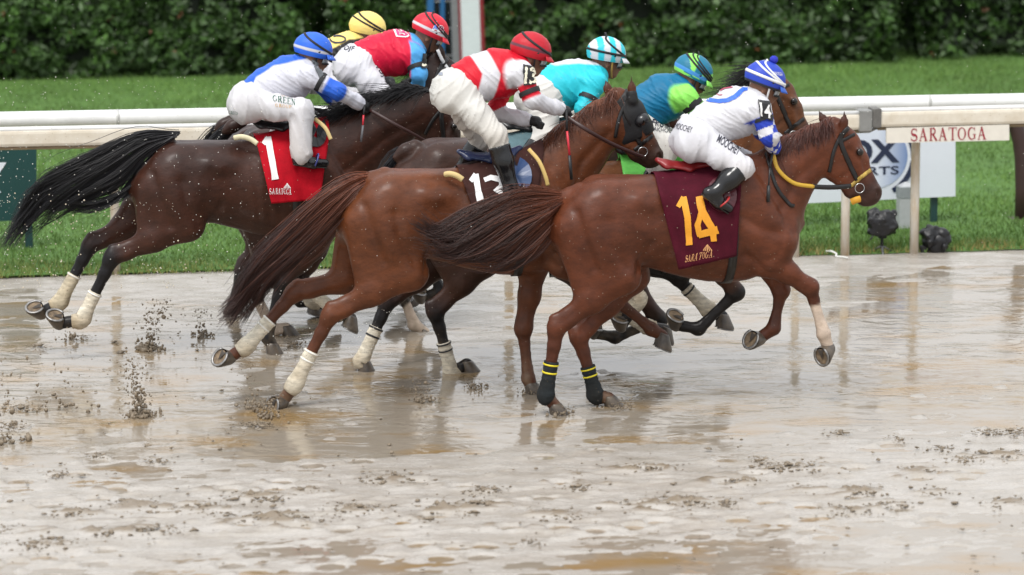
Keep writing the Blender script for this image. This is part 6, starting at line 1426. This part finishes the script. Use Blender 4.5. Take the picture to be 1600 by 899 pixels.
# ---- rider of number 12
TEAL = srgb(14, 104, 142); LIME = srgb(140, 222, 95)
def c12(V, px, py, A, W): c = np.tile(TEAL, (len(V), 1)); return paint(c, W, LIME)
def cap12(l):
    a = np.arctan2(l[:, 0] + .15, l[:, 2] + .25); c = np.tile(srgb(18, 110, 140), (len(l), 1)); k = (np.floor(a / .5 + 40).astype(int) % 3 == 0); c = paint(c, k, LIME); return paint(c, (l[:, 2] < .05) & (l[:, 2] > -.2), srgb(70, 140, 210))
J12 = jockey('jockey in teal blue with lime green sleeves and cap stripes', L12, dict(pel=(985, 188), ch=(1040, 152), nk=(1072, 136), cap=(1083, 112), look=(-28,), sN=(1072, 152), sF=(1062, 140), eN=(1092, 178, -.18), eF=(1092, 172), hN=(1108, 190), hF=(1100, 182), kN=(1046, 226), kF=(1046, 220), aN=(1024, 268), aF=(1020, 262), tN=(1052, 276), tF=(1050, 270),
    straps=[(-.42, .30, .008), (-.46, .46, .007), (-.5, .62, .006)], peak=LIME), c12, cap12, CREAM, .75)
band_on(J12, 'N', .45, .022, mat('black_elastic'), .072)
decal('lettering', J12.L, J12.bb, text_geo('FRUBY\'S', .03), (1018, 196), (38, 9), (2, -10), txt_dk, J12.breeches, .005, 4); decal('lettering', J12.L, J12.bb, text_geo('STEAKHOUSE', .0), (1008, 203), (50, 7), (0, -6), txt_dk, J12.breeches, .005, 4)
decal('panel_print', J12.L, J12.jb, stroke_geo([([(1011, 112), (1018, 106), (1050, 108), (1052, 115), (1012, 112)], 1.6), ([(1022, 109), (1030, 112), (1040, 109)], 2.5)], 2), (0, 0), (1, 0), (0, 1), mat('print_lime', tuple(LIME), .5), J12.jersey, .005, 4)
# ------------------------------------------------------------------ mud clods, splashes, drops
clod_m = mat('mud_clod', (.27, .215, .15), .45, dark=(.14, .105, .07), nscale=40., bump=.6, bscale=90, spec=.5)
def blob_set(name, P, S, m, seed, sub=1, flat=.6, label=None, cat=None, kind='stuff'):
    bm = bmesh.new(); bmesh.ops.create_icosphere(bm, subdivisions=sub, radius=1); B = np.array([v.co[:] for v in bm.verts]); Fb = np.array([[v.index for v in f.verts] for f in bm.faces]); bm.free()
    r = np.random.default_rng(seed); n = len(P); k = len(B)
    J = B[None] * (1 + .38 * r.normal(0, 1, (n, k, 1)).clip(-1.3, 1.3)) * np.stack([r.uniform(.7, 1.5, n), r.uniform(.7, 1.3, n), np.full(n, flat) * r.uniform(.7, 1.3, n)], -1)[:, None]
    a = r.uniform(0, 6.28, n); c, s = np.cos(a)[:, None], np.sin(a)[:, None]; J = np.stack([J[..., 0] * c - J[..., 1] * s, J[..., 0] * s + J[..., 1] * c, J[..., 2]], -1)
    V = (P[:, None] + J * np.asarray(S)[:, None, None]).reshape(-1, 3); Fc = (Fb[None] + (np.arange(n) * k)[:, None, None]).reshape(-1, 3)
    o = mesh_np(name, V, Fc, m); return tag(o, label, cat, None, kind)
r = np.random.default_rng(77); P = []; S = []
clusters = CLUSTERS
for x, y, sz in clusters:
    g = ground(x, y); w_ = sz / 245. * 1.5; n = int(20 + sz * 3.6)
    for i in range(n):
        du, dc = r.normal(0, w_ * .75), r.normal(0, .05 + w_ * .28); hh = max(0, .03 * (sz / 30) * math.exp(-(du / w_) ** 2 - (dc / .12) ** 2))
        p = g + TT * du + NN * dc; ctr_ = math.exp(-(du / w_) ** 2 - (dc / .1) ** 2); s_ = min(.024, math.exp(r.normal(-5.2 + .55 * ctr_, .5)) * (sz / 24) ** .4); P.append([p[0], p[1], hh * r.uniform(.0, .8) + s_ * .2 + .012]); S.append(s_)
for i in range(420):
    u, c = r.uniform(.3, 9), r.uniform(19.5, 23.2); p = uc(u, c); s_ = abs(r.normal(0, .006)) + .0035; P.append([p[0], p[1], .018 + s_ * .2]); S.append(s_)
for i in range(160):
    u, c = r.uniform(.8, 4), r.uniform(23, 27.5); p = uc(u, c); s_ = abs(r.normal(0, .007)) + .003; P.append([p[0], p[1], .008]); S.append(s_)
blob_set('mud_clods', np.array(P), S, clod_m, 5, 1, .42, 'small churned clods of grey brown mud strewn over the track', 'mud')
def splash(x, y0, y1, wd, n, label, seed, c=None, sz=.0045):
    r = np.random.default_rng(seed); g = ground(x, y1); L = Lane(g @ NN, x, y1); h = L.P(x, y0)[2]; P = []; S = []; lean = r.uniform(-.10, .10)
    for i in range(n):
        t = r.uniform(0, 1) ** 1.5; a = r.standard_t(3) * wd / 245. * (.32 + .45 * t) + lean * t; b = r.normal(0, .05); z = t * h + .01
        P.append(g + L.T * (a + (r.uniform(-.02, .02))) + L.N * b + np.array([0, 0, z])); S.append(abs(r.normal(0, sz * (1.25 - .7 * t))) + .0016)
    for i in range(n // 4): P.append(g + L.T * r.normal(0, wd / 245. * .8) + L.N * r.normal(0, .06) + np.array([0, 0, .012])); S.append(abs(r.normal(0, sz * 1.5)) + .004)
    o = blob_set('mud_splash', np.array(P), S, clod_m, seed, 1, 1.15, label, 'splash'); o['group'] = 'mud splashes thrown up by hooves'
splash(232, 470, 546, 15, 300, 'upper of two mud splashes right of the number 1 hind hooves', 31)
splash(222, 560, 650, 15, 380, 'lower of two mud splashes right of the number 1 hind hooves', 32)
splash(316, 480, 526, 14, 110, 'small mud splash left of the chestnut tail tip', 33, sz=.0034)
splash(118, 512, 533, 16, 40, 'small mud splash below the number 1 hind hooves', 34)
splash(662, 592, 628, 18, 90, 'mud splash between the two bandaged hind legs', 35, sz=.0034)
splash(395, 570, 640, 16, 60, 'mud flung up behind the raised hoof of number 13', 36, sz=.0042)
splash(415, 610, 652, 16, 90, 'mud at the digging hind hoof of number 13', 37, sz=.0042)
splash(8, 500, 690, 34, 150, 'mud flung across the left edge of the picture', 38, sz=.0042)
splash(90, 500, 640, 60, 90, 'loose spray of mud crumbs at far left below the hooves', 39, sz=.004)
for i, (x, y, lb) in enumerate(((872, 650, 'low splash round the near hind hoof of number 14'), (962, 640, 'low splash round the far hind hoof of number 14'), (742, 608, 'low splash at the right one of the two black banded hind feet'), (836, 614, 'low splash at the straight planted foreleg of number 13'), (462, 540, 'low splash at the pale planted foot behind the chestnut tail'))):
    splash(x, y - 13, y, 17, 70, lb, 50 + i, sz=.0026)
# water drops in the air
drop_m = mat('water_drop', (.78, .76, .70), .12, spec=.6); dirt_m = mat('mud_drop', (.62, .54, .40), .35)
def drops(name, n, box, smin, smax, m, seed, label, dens=None):
    r = np.random.default_rng(seed); bm = bmesh.new(); bmesh.ops.create_icosphere(bm, subdivisions=1, radius=1); B = np.array([v.co[:] for v in bm.verts]); Fb = np.array([[v.index for v in f.verts] for f in bm.faces]); bm.free()
    x0, x1, y0, y1, c0, c1 = box; P = []
    for i in range(n):
        c = r.uniform(c0, c1); x = x0 + (x1 - x0) * r.uniform(0, 1) ** (dens or 1); P.append(on_lane(x, r.uniform(y0, y1), c))
    S = np.exp(r.uniform(math.log(smin), math.log(smax), n)); P = np.array(P); P[:, 2] = np.maximum(P[:, 2], .03)
    V = (P[:, None] + B[None] * S[:, None, None]).reshape(-1, 3); Fc = (Fb[None] + (np.arange(n) * len(B))[:, None, None]).reshape(-1, 3)
    tag(mesh_np(name, V, Fc, m), label, 'spray', None, 'stuff')
drops('spray_drops', 800, (-20, 420, 120, 430, 25.4, 28.5), .0013, .0040, drop_m, 61, 'pale spray of water drops in the air around the number 1 horse', 1.15)
drops('spray_drops', 650, (-20, 1620, -20, 460, 23.6, 29), .0012, .0028, drop_m, 62, 'fine rain drops in the air across the whole scene')
drops('spray_drops', 300, (-20, 330, 300, 450, 25.6, 29), .002, .0062, dirt_m, 63, 'tan flecks of thrown mud before the turf at left', 1.)
drops('spray_drops', 260, (330, 640, 380, 560, 25.0, 26.2), .0015, .0045, drop_m, 64, 'water drops around the forelegs of the number 1 horse')
